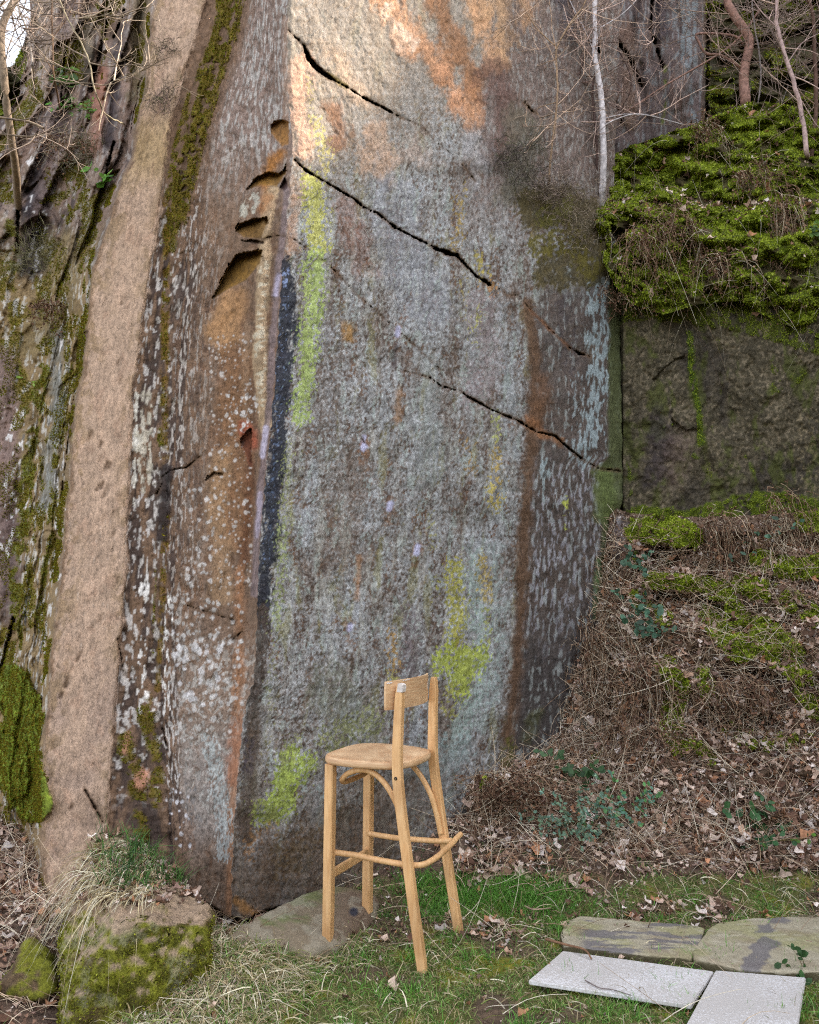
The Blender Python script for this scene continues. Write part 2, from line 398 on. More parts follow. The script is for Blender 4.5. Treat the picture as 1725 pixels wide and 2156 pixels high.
# smooth pinkish sandstone slab
setc(L_, pinkm, (168, 142, 122), 1.0, 0.12 * n['big'] + 0.10 * n['mid'] + 0.10 * n['str2'] + 0.05 * n['fine'])
setc(L_, pinkm * ss(0.0, 0.5, n['big'] + 0.3 * n['str2']) * ss(900, 1500, PY1), (148, 126, 112), 0.7)
setc(L_, pinkm * ss(0.1, 0.5, -n['big'] + 0.4 * n['mid']), (182, 152, 130), 0.5)
setc(L_, pinkm * ss(0.46, 0.6, n['fl'] * 0.8 + n['str'] * 0.3) * ss(1000, 1200, PY1) * ss(1500, 1300, PY1), (190, 172, 158), 0.5)
setc(L_, pinkm * ss(420, 330, PY1) * ss(200, 300, PY1), (164, 138, 92), 0.55)
setc(L_, pinkm * ss(.15, .5, fbm(XW1 / 30, PY1 / 50, 4, 151) + .3 * n['fine']), (150, 118, 98), .4)
setc(L_, pinkm * ss(60, 10, np.minimum(PX1 - lnE[:, None], lnD[:, None] - PX1 + 10)) * ss(-.1, .3, n['mid'] + .6 * n['sm']), (118, 96, 64), .6)
setc(L_, pinkm * ss(1500, 1850, PY1) * ss(-.2, .5, n['mid']), (120, 100, 84), .6)
# left of the slab: brown rock, olive moss, grey and violet streaks
setc(L_, leftm, (132, 110, 78), 1.0, 0.35 * n['mid'] + 0.2 * n['fine'])
upl = ss(640, 420, PY1)
setc(L_, leftm * upl, (128, 106, 98), 0.85, 0.3 * n['mid'] + 0.2 * n['sm'])
setc(L_, leftm * upl * ss(0.12, 0.3, n['str2'] + 0.3 * n['str']), (70, 58, 56), 0.85)
setc(L_, leftm * upl * ss(0.05, 0.3, -blk_ + .3 * n['mid']), (140, 122, 110), 0.7, .2 * n['sm'])
mq = leftm * upl * ss(.15, .35, blk2 + .4 * n['sm']); setc(L_, mq, (104, 96, 36), .85, .3 * n['sm']); L_.moss = np.maximum(L_.moss, mq * .8)
setc(L_, leftm * upl * ss(0.18, 0.3, n['str'] * 0.7 + n['fl'] * 0.6), (168, 158, 152), 0.7)
mo = leftm * (1 - upl) * ss(-0.12, 0.20, fbm(XW1 / 34, PY1 / 90, 3, 41) + 0.3 * n['sm'])
setc(L_, mo, (116, 102, 38), 0.85, 0.4 * n['sm'] + 0.25 * n['fine']); L_.moss = np.maximum(L_.moss, mo * 0.8)
setc(L_, leftm * (1 - upl) * ss(0.22, 0.4, n['str2'] * 0.6 + n['str'] * 0.4 + 0.2 * n['mid']), (92, 94, 96), 0.8)
setc(L_, leftm * (1 - upl) * ss(0.26, 0.34, n['str'] * 0.8 + n['fl'] * 0.5 + 0.1), (190, 184, 176), 0.75)
S = L_.paint
ST_ = [('str', 0.8), ('fl', 0.6)]; SPK = [('sm', 0.7), ('fine', 0.6)]
# far left columns
for pts, w, c, a in [([(8, 760), (15, 1000), (5, 1250)], 26, (126, 104, 98), .9), ([(80, 380), (70, 520), (66, 560)], 26, (44, 36, 42), .9),
                     ([(150, 0), (128, 160), (112, 320), (85, 460)], 16, (116, 98, 94), .8), ([(215, 150), (208, 240), (196, 310)], 15, (152, 106, 88), .95),
                     ([(262, 40), (250, 120), (240, 200), (228, 300)], 12, (52, 42, 46), .9), ([(235, 70), (240, 20)], 14, (84, 60, 40), .8),
                     ([(192, 120), (176, 170)], 14, (48, 40, 24), .9), ([(190, 40), (180, 90)], 18, (118, 106, 90), .8),
                     ([(300, 0), (292, 90), (286, 200)], 16, (106, 92, 60), .7), ([(120, 700), (118, 900), (95, 1060)], 14, (108, 112, 110), .7),
                     ([(150, 520), (120, 640), (60, 720)], 34, (120, 104, 70), .6), ([(20, 1100), (18, 1300)], 20, (96, 78, 74), .8)]:
    S(c, pts, w, 12, a, 1.0, var=0.3)
for pts, w in [([(60, 330), (58, 440)], 10), ([(30, 880), (40, 1060), (20, 1150)], 26), ([(125, 1050), (120, 1200), (112, 1300)], 7), ([(135, 620), (128, 760)], 10), ([(128, 940), (118, 1050)], 9), ([(90, 420), (70, 560)], 18)]:
    S((206, 200, 198), pts, w, 10, .9, tex=ST_, cover=0.42, sharp=.05)
for pts, w in [([(22, 470), (30, 560)], 20), ([(90, 780), (60, 960), (40, 1200), (30, 1420)], 24), ([(118, 960), (100, 1150), (80, 1320)], 16), ([(30, 1480), (60, 1600), (60, 1700)], 40), ([(180, 560), (160, 800), (140, 980)], 9)]:
    S((92, 92, 20), pts, w, 14, .85, tex=[('mid', .6), ('sm', .6)], cover=.65, var=.5, moss=1, lift=.015)
# moss on the slab's upper edges and in the band
for pts, w in [([(500, -60), (480, 60), (450, 150), (420, 250), (395, 350), (372, 450)], 30), ([(468, -40), (462, 40), (440, 110), (420, 170)], 17), ([(485, 40), (462, 110), (430, 190), (405, 290), (385, 400)], 17), ([(398, 200), (372, 300), (352, 420)], 12), ([(415, 250), (395, 330), (372, 420), (352, 520)], 22), ([(352, 560), (345, 760)], 12), ([(345, 820), (336, 960)], 13),
               ([(312, 30), (320, 120)], 9), ([(328, 1200), (322, 1330), (318, 1500)], 7), ([(262, 1560), (285, 1640), (300, 1760)], 26), ([(300, 1500), (330, 1590), (325, 1700)], 20), ([(270, 1780), (330, 1860), (380, 1880)], 22)]:
    S((94, 80, 24), pts, w, 18, .93, tex=[('mid', .5), ('sm', .6), ('str', .3)], cover=.82, var=.6, moss=1, lift=.012)
for pts, w in [([(350, 420), (348, 640), (345, 760), (350, 980)], 13), ([(352, 1090), (345, 1160), (340, 1300), (332, 1450)], 12)]:
    S((104, 78, 22), pts, w, 10, .8, tex=[('mid', .5), ('sm', .6)], cover=.75, var=.4, moss=.5)
S((40, 32, 32), [(350, 990), (348, 1060), (342, 1130)], 12, 7, .9)
for pts, w in [([(20, 1440), (50, 1500), (40, 1600), (70, 1690)], 42), ([(10, 1560), (30, 1640)], 40)]:
    S((108, 122, 34), pts, w, 16, .95, tex=[('mid', .5), ('sm', .6)], cover=1.2, var=.5, moss=1, lift=.05)
S((205, 198, 186), [(288, 830), (287, 920), (284, 1010), (280, 1060)], 5, 5, .95, tex=ST_, cover=.85)
S((178, 168, 152), [(306, 830), (308, 920), (306, 1030)], 15, 8, .9, tex=ST_, cover=.72)
S((212, 206, 200), [(308, 1205), (300, 1260)], 12, 7, .9, tex=ST_, cover=.6)
S((212, 206, 200), [(296, 1360), (292, 1500)], 13, 8, .9, tex=ST_, cover=.5, sharp=.05)
S((212, 206, 200), [(352, 1265), (348, 1500)], 9, 8, .9, tex=ST_, cover=.5, sharp=.05)
S((214, 204, 196), [(263, 1405), (260, 1430)], 4, 4, .9)
S((178, 128, 102), [(296, 1650), (300, 1632)], 14, 7, .95, var=.2, lift=.02)
S((178, 128, 102), [(270, 1540), (262, 1580)], 6, 5, .9)
# broad face: orange column with pale lichen spots
S((158, 120, 84), [(490, 640), (470, 700)], 34, 16, .9, var=.3)
S((122, 88, 60), [(500, 760), (495, 880), (485, 1000), (492, 1120)], 36, 16, .75, var=.3)
S((152, 122, 92), [(470, 960), (455, 1080), (470, 1250)], 20, 16, .6, var=.3)
S((150, 122, 98), [(520, 690), (515, 820), (528, 960)], 8, 8, .6)
S((140, 72, 50), [(520, 900), (528, 930)], 16, 10, .85, var=.3)
S((96, 62, 40), [(528, 960), (525, 1060), (515, 1180)], 9, 8, .8)
S((164, 140, 112), [(572, 400), (558, 480), (552, 620), (546, 760), (552, 860), (558, 900)], 14, 6, .95, tex=SPK, cover=1.3, sharp=.4, var=.3)
L_.D -= .05 * ss(16, 4, np.abs(PX1 - np.interp(PY1, [400, 480, 620, 760, 860, 900], [572, 560, 548, 544, 550, 556]))) * ss(380, 460, PY1) * ss(920, 840, PY1)
S((188, 178, 158), [(555, 560), (546, 700), (550, 850)], 12, 6, .8, tex=SPK, cover=.6)
S((176, 172, 160), [(540, 420), (520, 445)], 18, 9, .8, tex=SPK, cover=.7)
S((158, 104, 46), [(556, 385), (575, 340), (592, 325)], 12, 9, .85, var=.3)
S((160, 110, 70), [(565, 420), (555, 440)], 12, 9, .7)
S((148, 104, 72), [(505, 1200), (505, 1400), (496, 1600), (486, 1800), (484, 1920)], 9, 9, .75, var=.3)
S((160, 164, 162), [(440, 1560), (455, 1640), (468, 1720), (470, 1800)], 22, 12, .75, tex=SPK, cover=.75)
S((90, 84, 84), [(400, 1640), (405, 1740)], 16, 12, .7, tex=SPK, cover=.6)
S((150, 100, 74), [(498, 1520), (488, 1640)], 12, 10, .6)
rs = random.Random(5)
def spots(cv, x0, x1, y0, y1, nn, r0, r1, col, a=.92):
    for _ in range(nn):
        x = rs.uniform(x0, x1); y = rs.uniform(y0, y1); r = r0 + (r1 - r0) * rs.random() ** 2
        b = cv.box(x - 16, y - 16, x + 16, y + 16)
        if b is None: continue
        d = np.hypot(cv.PX[b] - x, (cv.PY[b] - y) * 0.9) - r + r * (0.5 * cv.n['fine'][b] + 0.6 * cv.n['sm'][b])
        k = (ss(1.6, -1.0, d) * a)[..., None]; cv.C[b] = cv.C[b] * (1 - k) + lin(col) * k
spots(L_, 440, 530, 700, 1250, 330, .6, 3.4, (184, 176, 170), .8)
spots(L_, 480, 545, 830, 900, 45, .8, 4.2, (200, 194, 190))
spots(L_, 395, 450, 1030, 1240, 60, 1.0, 5.5, (186, 180, 176), .8)
spots(L_, 350, 510, 1250, 1560, 230, .8, 5.5, (184, 180, 176), .7)
spots(L_, 360, 470, 1330, 1490, 34, 3, 8, (196, 192, 192), .75)
spots(L_, 350, 400, 1600, 1780, 30, 1.0, 4, (190, 186, 188))
S((122, 106, 106), [(604, 400), (598, 480), (586, 570), (575, 700), (567, 850), (556, 950), (548, 1040), (541, 1120), (536, 1250)], 7, 3, .85, var=.25)
S((168, 160, 182), [(587, 580), (580, 620)], 5, 3, .8); S((176, 168, 186), [(559, 900), (553, 960)], 6, 3, .85); S((170, 160, 178), [(548, 1040), (541, 1130)], 4, 3, .6)
S((172, 140, 118), [(600, 40), (602, 200), (604, 300)], 5, 4, .4)
# shapes of the overhanging notches
R_ = L_.recess
R_([(518, 397), (541, 371), (567, 361), (587, 365), (605, 345)], [(520, 402), (550, 392), (585, 395), (600, 372)], .09, (128, 92, 38))
R_([(495, 486), (503, 472), (532, 460), (563, 455), (566, 470)], [(495, 488), (512, 502), (552, 506), (563, 476)], .11, (110, 80, 36))
R_([(446, 626), (466, 590), (486, 552), (498, 534), (541, 526), (552, 528)], [(447, 632), (480, 612), (520, 592), (546, 560)], .14, (118, 86, 32))
R_([(508, 505), (530, 503), (556, 508)], [(508, 508), (535, 516), (556, 516)], .06, (70, 50, 40))
R_([(570, 262), (590, 250), (608, 256)], [(572, 285), (592, 312), (608, 306)], .07, (140, 98, 48))
R_([(590, 392), (600, 372), (606, 384)], [(592, 400), (598, 405), (606, 398)], .07, (70, 50, 50))
R_([(506, 930), (520, 905), (530, 900)], [(510, 945), (522, 985), (530, 985)], .06, (92, 52, 34))
R_([(432, 1010), (450, 992), (470, 996)], [(434, 1014), (455, 1003), (470, 1003)], .05)
for pts, w in [([(340, 1006), (360, 990), (392, 985), (420, 962)], 1.6), ([(330, 1040), (345, 1012)], 1.5), ([(395, 1275), (440, 1290), (490, 1305)], .8), ([(492, 1345), (510, 1330)], 1.8), ([(552, 505), (570, 498), (598, 496)], .8),
               ([(300, 860), (330, 840)], .0), ([(248, 1345), (262, 1420)], .5), ([(330, 1500), (345, 1540), (352, 1580)], 1.5), ([(180, 1665), (200, 1700), (216, 1730)], 2)]:
    L_.groove(pts, w, .04)
for pts, w, dpt in [([(245, -20), (222, 60), (206, 130)], 6, .35), ([(200, 140), (190, 190)], 9, .3), ([(262, 20), (240, 80)], 3, .3), ([(240, 300), (214, 400)], 5, .25), ([(140, 90), (128, 220), (108, 300)], 3, .22), ([(10, 60), (40, 400), (36, 520)], 5, .25),
                    ([(30, 1300), (0, 1420)], 6, .2), ([(180, 700), (152, 860), (130, 1050)], 3, .12)]:
    L_.groove(pts, w, dpt * .6)
# chips and shallow scoops on the slab
for i in range(30):
    y = rs.uniform(560, 1500) if i < 24 else rs.uniform(200, 1700); i0 = int(np.searchsorted(rows, y)); x = rs.uniform(lnE[i0] + 20, lnD[i0] - 20); l = rs.uniform(6, 22)
    L_.groove([(x, y), (x - l * .45, y + l)], rs.uniform(0, 1.0), .012, wob=1.0)
fadeA = ss(0, 10, lnA[:, None] - PX1)
# rock stops above the ground near the foot of the edge
foot = np.interp(PX1, [380, 430, 455, 480, 500], [1870, 1898, 1912, 1929, 1935])
D1 = (L_.D * fadeA) + 0.30 * ss(-2, 8, PY1 - foot - 3 * n['sm']) * ss(400, 420, PX1)
Y1f = Y1 + D1
W1 = P(PX1, PY1, Y1f)

# right (main) face
lnM = line([(-900, 1190), (0, 1130), (900, 1112), (1250, 1088), (1450, 1070), (1620, 1040), (2100, 980)], 4, 12, 80)
lnS = line([(-900, 1290), (0, 1270), (430, 1262), (560, 1284), (960, 1280), (990, 1262), (1100, 1266), (1300, 1262), (1600, 1262), (2100, 1262)], 5, 13, 50)
lnR = line([(-900, 1330), (0, 1305), (430, 1292), (560, 1306), (1060, 1311), (1100, 1290), (2100, 1290)], 3, 14, 30)
YR = 5.05 + 0.0004 * H
plan = lambda px: 1 / (1 / YA + (1 / YR - 1 / YA) * (px - lnA) / (lnR - lnA))
PX2, Y2, XW2 = sheet_cols([lnA, lnM, lnS, lnR], [YA, plan(lnM) - 0.10, plan(lnS) - 0.02, YR + 0.10], [304, 82, 16])
PY2 = np.broadcast_to(rows[:, None], PX2.shape).astype(np.float32)
R2 = Canvas(PX2, PY2, XW2 + 900, (126, 122, 120))
n = R2.n; X = PX2; Yp = PY2
R2.n['grain'] = fbm(XW2 / 5.2, PY2 / 6.4, 2, 9, .45)
R2.D += 0.028 * n['big'] + 0.011 * n['mid'] + 0.0055 * n['sm'] + 0.0028 * n['fine']
g = R2.n['grain']
# mottled base: brown flecks in grey, with pale lichen flecks
pz = fbm(XW2 / 70, PY2 / 150, 4, 141, .6); pw = fbm(XW2 / 26, PY2 / 70, 3, 142, .6); g2 = fbm(XW2 / 11, PY2 / 17, 3, 143, .55)
setc(R2, np.ones_like(X), (130, 127, 125), 1.0, 0.16 * n['big'] + 0.14 * n['mid'] + .10 * g2)
setc(R2, ss(0.0, 0.7, pz), (112, 98, 88), 0.75); setc(R2, ss(0.0, 0.6, -pz + .3 * pw), (140, 142, 146), 0.7)
setc(R2, ss(0.04, 0.28, 0.50 * g + 0.45 * g2 + 0.30 * pw + 0.25 * pz), (72, 56, 46), 0.85)
setc(R2, ss(0.12, 0.34, -0.50 * g - 0.40 * g2 - 0.30 * pw - 0.25 * pz), (172, 174, 176), 0.60)
setc(R2, ss(0.1, 0.6, pw - .3 * pz) * ss(-.1, 0.2, g), (122, 88, 62), 0.5)
setc(R2, ss(0.25, 0.5, fbm(XW2 / 16, PY2 / 60, 3, 144) - .3 * g), (150, 162, 154), 0.4)
setc(R2, ss(.1, .45, fbm(XW2 / 22, PY2 / 190, 4, 145, .6) + .35 * g), (96, 78, 64), .45); setc(R2, ss(.15, .5, fbm(XW2 / 30, PY2 / 240, 4, 146, .6) - .2 * g2), (158, 156, 148), .45)
setc(R2, ss(.25, .6, fbm(XW2 / 34, PY2 / 130, 4, 147, .6) + .2 * g), (128, 124, 82), .45)
S = R2.paint
# warm upper part
T1 = ss(520, 180, Yp + 0.55 * (X - 700)) 
setc(R2, T1 * ss(1180, 1040, X), (144, 129, 113), 0.72, 0.18 * n['mid'] + 0.20 * n['fine'] + 0.15 * g)
BR = ss(1010, 1100, X + 0.2 * Yp) * ss(560, 330, Yp)
setc(R2, BR, (108, 90, 82), 0.85, 0.2 * n['mid'] + 0.2 * n['fine'])
setc(R2, BR * ss(0.2, 0.35, n['fl'] + 0.4 * n['str']), (150, 146, 142), 0.6)
SM = [('str2', .6), ('sm', .5), ('fine', .3)]
for pts, w, c, a in [([(770, -60), (850, 60), (930, 140), (990, 240)], 30, (184, 132, 94), .75), ([(900, -60), (940, 60), (1000, 170)], 26, (140, 98, 66), .85), ([(960, -60), (1010, 40), (1050, 130)], 22, (192, 146, 108), .8),
                     ([(1030, -60), (1062, 40), (1062, 120)], 16, (186, 148, 112), .75), ([(1085, -60), (1075, 60)], 10, (120, 96, 76), .8), ([(1110, -60), (1112, 40)], 16, (178, 138, 104), .7),
                     ([(820, 30), (858, 80)], 12, (214, 190, 170), .8), ([(930, 150), (968, 220)], 14, (190, 138, 104), .7), ([(700, 110), (760, 200)], 20, (184, 154, 128), .5),
                     ([(795, 290), (790, 350)], 36, (180, 146, 120), .6), ([(640, 130), (625, 240), (640, 330)], 18, (200, 156, 130), .7), ([(700, 235), (715, 290)], 24, (122, 84, 58), .8),
                     ([(1045, 150), (1060, 240), (1060, 300)], 30, (96, 70, 62), .75), ([(1100, 260), (1110, 330), (1080, 400)], 40, (92, 88, 72), .6), ([(1185, 0), (1190, 60)], 16, (74, 66, 72), .8),
                     ([(730, 430), (760, 560)], 26, (128, 90, 74), .45), ([(620, 380), (612, 460), (606, 560)], 12, (176, 140, 116), .7), ([(860, 300), (900, 350)], 24, (168, 150, 138), .5),
                     ([(1000, 300), (1010, 380)], 20, (166, 164, 166), .5)]:
    S(c, pts, w, 30, a, 1.2, tex=SM, cover=1.15, sharp=.5, var=.4)
# broad tone shifts further down
for pts, w, c, a in [([(820, 420), (860, 560), (900, 640)], 60, (132, 134, 142), .5), ([(900, 760), (905, 1000)], 30, (136, 142, 140), .5), ([(700, 640), (690, 800), (690, 950)], 40, (92, 78, 68), .5),
                     ([(740, 1000), (720, 1150)], 60, (112, 98, 88), .45), ([(1010, 640), (1040, 760), (1000, 820)], 40, (146, 134, 136), .55), ([(860, 1300), (870, 1430)], 26, (108, 98, 100), .8),
                     ([(1000, 1180), (1010, 1330), (1010, 1450), (960, 1560)], 26, (150, 166, 160), .75), ([(1040, 1150), (1050, 1350), (1040, 1480)], 18, (152, 164, 162), .65), ([(900, 1620), (960, 1580)], 40, (138, 150, 150), .7), ([(850, 1690), (940, 1660)], 26, (112, 118, 118), .5),
                     ([(700, 1450), (760, 1560)], 60, (118, 122, 108), .5), ([(1060, 600), (1070, 800), (1080, 960)], 14, (150, 156, 160), .5)]:
    S(c, pts, w, 24, a, 1.0, tex=[('fine', .5), ('grain', .5), ('mid', .3)], cover=.8, sharp=.3)
# right-hand streaked part past the fold
rg = ss(0, 26, X - lnM[:, None] + 6 * n['sm']) * ss(560, 640, Yp)
setc(R2, rg, (84, 72, 66), 0.9, 0.25 * n['mid'] + 0.35 * n['str'])
setc(R2, rg * ss(0.05, 0.22, n['str'] * 0.7 + n['fl'] * 0.6) * ss(940, 1010, Yp + 0.0 * X) * ss(1480, 1250, Yp), (150, 148, 156), 0.75)
setc(R2, rg * ss(1240, 1420, Yp), (62, 58, 58), 0.65, 0.3 * n['str'])
setc(R2, rg * ss(0.18, 0.34, n['str'] * 0.5 + n['fl'] * 0.5 + .5 * fbm(XW2 / 9, PY2 / 90, 3, 148)), (148, 152, 150), 0.65)
S((150, 162, 166), [(1262, 600), (1262, 760), (1250, 900), (1230, 960)], 24, 12, .85, tex=ST_, cover=.75, sharp=.1)
S((150, 160, 164), [(1215, 800), (1215, 930)], 20, 14, .7, tex=ST_, cover=.5, sharp=.08)
S((74, 66, 68), [(1190, 640), (1195, 780)], 24, 16, .6, tex=SPK, cover=.7)
S((96, 72, 54), [(1112, 640), (1125, 760), (1122, 900), (1112, 1000), (1104, 1150), (1096, 1300), (1080, 1480), (1068, 1560)], 13, 9, .95, var=.3)
S((104, 74, 52), [(1140, 800), (1132, 890)], 16, 12, .7); S((134, 92, 62), [(1110, 880), (1150, 915), (1180, 930)], 9, 7, .8)
S((146, 158, 160), [(1148, 970), (1142, 1040)], 9, 8, .8, tex=ST_, cover=.75)
S((74, 64, 34), [(1130, 440), (1190, 430), (1240, 470), (1250, 560), (1170, 560)], 44, 20, .9, tex=SPK, cover=1.2, sharp=.3, var=.4, moss=.3)
S((84, 80, 34), [(1150, 460), (1190, 430)], 30, 22, .9, tex=SPK, cover=.8, var=.4, moss=.4)
S((86, 78, 30), [(1140, 520), (1200, 500), (1236, 560)], 34, 20, .9, tex=SPK, cover=.85, var=.4, moss=.4)
S((84, 80, 34), [(1075, 1560), (1060, 1640)], 16, 12, .85, tex=SPK, cover=.8, moss=.4); S((78, 80, 40), [(1130, 1500), (1110, 1560)], 12, 10, .5)
S((96, 100, 58), [(1150, 1340), (1200, 1420)], 10, 14, .0)
sb = ss(-4, 6, X - lnS[:, None]) * ss(520, 580, Yp)
setc(R2, sb, (92, 98, 62), 0.9, 0.3 * n['str'] + 0.2 * n['fine']); R2.moss = np.maximum(R2.moss, sb * ss(800, 620, Yp) * .6)
S((104, 116, 66), [(1272, 1000), (1275, 1080)], 22, 10, .8, var=.3)
S((112, 140, 84), [(1262, 1180), (1255, 1300)], 5, 6, .7)
S((176, 182, 80), [(1190, 1050), (1190, 1110)], 9, 10, .8, tex=SPK, cover=.6)
# dark wet-looking band and the bright lichen beside the edge
S((36, 38, 48), [(603, 560), (604, 640), (602, 740), (594, 850), (584, 950), (574, 1060), (564, 1160), (556, 1240), (550, 1300)], 19, 19, .94, 1.0, tex=[('sm', .6), ('fine', .5), ('str', .5), ('grain', .3)], cover=1.35, sharp=.35, var=.6)
S((128, 142, 176), [(602, 570), (598, 600)], 11, 8, .8, tex=SPK, cover=.7); S((116, 130, 160), [(586, 890), (578, 940)], 10, 10, .75, tex=SPK, cover=.5)
S((66, 54, 46), [(552, 1290), (545, 1400), (532, 1520), (522, 1640), (514, 1760)], 18, 16, .85, tex=[('sm', .5), ('fine', .5), ('mid', .4)], cover=1.1, sharp=.3, var=.4)
S((112, 128, 158), [(604, 620), (590, 850), (572, 1060), (560, 1180)], 14, 8, .7, tex=[('fine', .7), ('grain', .5)], cover=.30, sharp=.1)
S((60, 72, 92), [(590, 820), (575, 1000), (560, 1120)], 7, 9, .6, tex=SPK, cover=.5)
LI = [('sm', .40), ('fine', .50), ('mid', .40), ('grain', .50)]
for pts, w, c, cov in [([(648, 165), (655, 230)], 9, (182, 178, 96), .6), ([(662, 250), (686, 320), (690, 350)], 15, (192, 190, 96), .65), ([(655, 380), (664, 440), (672, 520)], 24, (196, 208, 78), .95),
                       ([(668, 540), (660, 640), (652, 720), (640, 800), (630, 880)], 20, (158, 196, 84), .85), ([(640, 560), (648, 620)], 14, (150, 180, 84), .6), ([(612, 930), (606, 1020), (600, 1110)], 14, (138, 158, 84), .6), ([(596, 1120), (590, 1220), (580, 1310)], 14, (140, 166, 92), .62), ([(580, 1340), (568, 1440), (570, 1540)], 10, (128, 146, 86), .5),
                       ([(956, 1190), (962, 1300), (955, 1380)], 23, (164, 172, 46), .66), ([(940, 1390), (975, 1380), (970, 1440), (1000, 1380)], 30, (156, 184, 40), .75), ([(950, 1450), (950, 1500)], 20, (150, 160, 60), .55), ([(920, 1220), (924, 1260)], 6, (160, 172, 50), .7),
                       ([(1020, 1180), (1022, 1260)], 13, (172, 158, 66), .75), ([(1022, 1280), (1028, 1350)], 14, (160, 176, 70), .5), ([(1046, 880), (1046, 920)], 11, (176, 196, 90), .7), ([(1046, 950), (1044, 1060)], 10, (184, 164, 66), .85), ([(1034, 1020), (1044, 1066)], 12, (182, 178, 74), .7),
                       ([(968, 420), (964, 490), (956, 520)], 11, (146, 130, 46), .65), ([(976, 400), (980, 380)], 7, (150, 140, 60), .6), ([(1010, 540), (1020, 590)], 10, (166, 162, 56), .75), ([(1025, 598), (1035, 606)], 9, (172, 124, 50), .85), ([(1005, 655), (1002, 720)], 5, (168, 180, 76), .7), ([(972, 570), (972, 660)], 6, (150, 148, 66), .6),
                       ([(985, 930), (992, 985)], 12, (152, 128, 60), .6), ([(830, 1330), (832, 1400)], 11, (166, 136, 56), .7), ([(826, 1430), (838, 1480)], 13, (152, 160, 70), .6), ([(910, 1090), (912, 1150)], 8, (150, 160, 90), .6),
                       ([(620, 1600), (596, 1680), (566, 1710)], 32, (150, 188, 46), .85), ([(640, 1640), (655, 1600)], 14, (140, 172, 56), .8), ([(700, 1560), (745, 1530), (780, 1520)], 34, (122, 140, 76), .6), ([(620, 1560), (600, 1600)], 26, (120, 138, 70), .5), ([(560, 1620), (570, 1540)], 12, (110, 120, 60), .5)]:
    c = tuple(.80 * a_ + .20 * b_ for a_, b_ in zip(c, (150, 150, 136))); c = (c[0] * .93 + 12, c[1] * .93, c[2] * .95 + 6); S(c, pts, w * 1.1, 22, .82, 1.2, tex=LI, cover=min(cov * 1.22, .93), sharp=.10, var=.35); S(tuple(.62 * a_ + 30 for a_ in c), pts, w, 26, .5, 1.3, tex=LI, cover=cov * .95, sharp=.15, var=.3)
S((150, 110, 56), [(735, 690), (738, 710)], 11, 9, .8); S((140, 100, 60), [(840, 830), (838, 880)], 9, 9, .6); S((150, 104, 60), [(757, 1170), (752, 1260)], 5, 6, .6)
for x, y, l in [(840, 690, 16), (768, 920, 14), (768, 940, 4), (880, 1150, 14), (737, 1316, 10), (822, 1060, 12)]:
    S((118, 84, 60), [(x, y - 4), (x - 2, y + l + 24)], 14, 9, .55, tex=SPK, cover=.7)
    S((176, 174, 200), [(x, y), (x - 3, y + l)], 5, 3, .95, var=.3)
S((60, 46, 46), [(833, 722), (830, 770)], 5, 5, .75)
R2.groove([(764, 926), (768, 934)], 1.5, .05); R2.groove([(742, 1308), (728, 1326)], .5, .02)
# foot of the face: brown, darker towards the ground
ftl = np.interp(X, [480, 600, 760, 950, 1100], [1930, 1890, 1800, 1720, 1600])
setc(R2, ss(-250, -60, Yp - ftl + 60 * n['mid']) * ss(1000, 800, X), (84, 68, 54), 0.82, 0.35 * n['mid'] + 0.3 * n['fine'] + .2 * g)
S((140, 100, 56), [(520, 1800), (570, 1740)], 26, 22, .5, tex=SPK, cover=.6); S((84, 66, 40), [(580, 1790), (660, 1760), (600, 1830)], 36, 26, .6, tex=SPK, cover=.7)
S((62, 56, 66), [(530, 1560), (520, 1620)], 16, 12, .7, tex=SPK, cover=.7); S((90, 78, 66), [(548, 1500), (540, 1700)], 18, 18, .5)
S((140, 160, 160), [(640, 1640), (700, 1700)], 30, 26, .35, tex=SPK, cover=.4)
S((148, 106, 60), [(500, 1900), (540, 1925)], 9, 7, .7)
# cracks
gv = R2.groove
gv([(604, 60), (640, 96)], .8, .10); gv([(640, 98), (648, 118), (662, 138), (684, 156), (706, 170)], [3, 7, 8, 6, 2.5], .22, wob=2); gv([(706, 170), (738, 188), (766, 206)], [2, 1.5, 2.2], .14); gv([(766, 206), (802, 224), (838, 244)], [2.2, 2.4, 1], .14)
gv([(842, 246), (890, 266), (914, 296), (962, 332), (1002, 382)], -.2, .03)
S((116, 98, 30), [(690, 155), (728, 182)], 5, 4, .7, moss=.3)
gv([(620, 336), (646, 360), (694, 388), (742, 416), (766, 436), (794, 448), (834, 480), (866, 496), (914, 520)], [1.5, 2.8, 1.6, 2.6, 2.2, 1.6, 2.6, 2, 2], .18)
gv([(914, 522), (940, 531), (962, 537)], [3.5, 7, 5], .22); gv([(962, 537), (986, 564), (1006, 584), (1022, 592), (1036, 602)], [3, 1.8, 2.5, 5, 1], .16)
gv([(1038, 603), (1059, 612), (1068, 621), (1092, 622), (1116, 651)], .3, .05); gv([(1116, 651), (1170, 705), (1200, 732)], .5, .04, (130, 84, 54)); gv([(1200, 732), (1221, 745), (1242, 750)], [1, 3, .5], .1)
gv([(906, 795), (930, 813), (972, 825), (984, 834), (1038, 864), (1092, 886), (1128, 909), (1170, 918), (1188, 936), (1233, 972), (1263, 987), (1296, 990), (1314, 994)], [.5, 1.5, 1, 2.6, 1.2, 2.6, 1.4, 2.8, 2.6, 1.6, 1.2, 1.2, 1], .12)
gv([(598, 496), (618, 503), (659, 532), (696, 561), (748, 616), (829, 688), (852, 708), (882, 735), (927, 777)], -.1, .035); gv([(846, 780), (906, 795)], -.4, .02)
S((134, 92, 60), [(1092, 884), (1130, 912), (1180, 925)], 5, 6, .6)
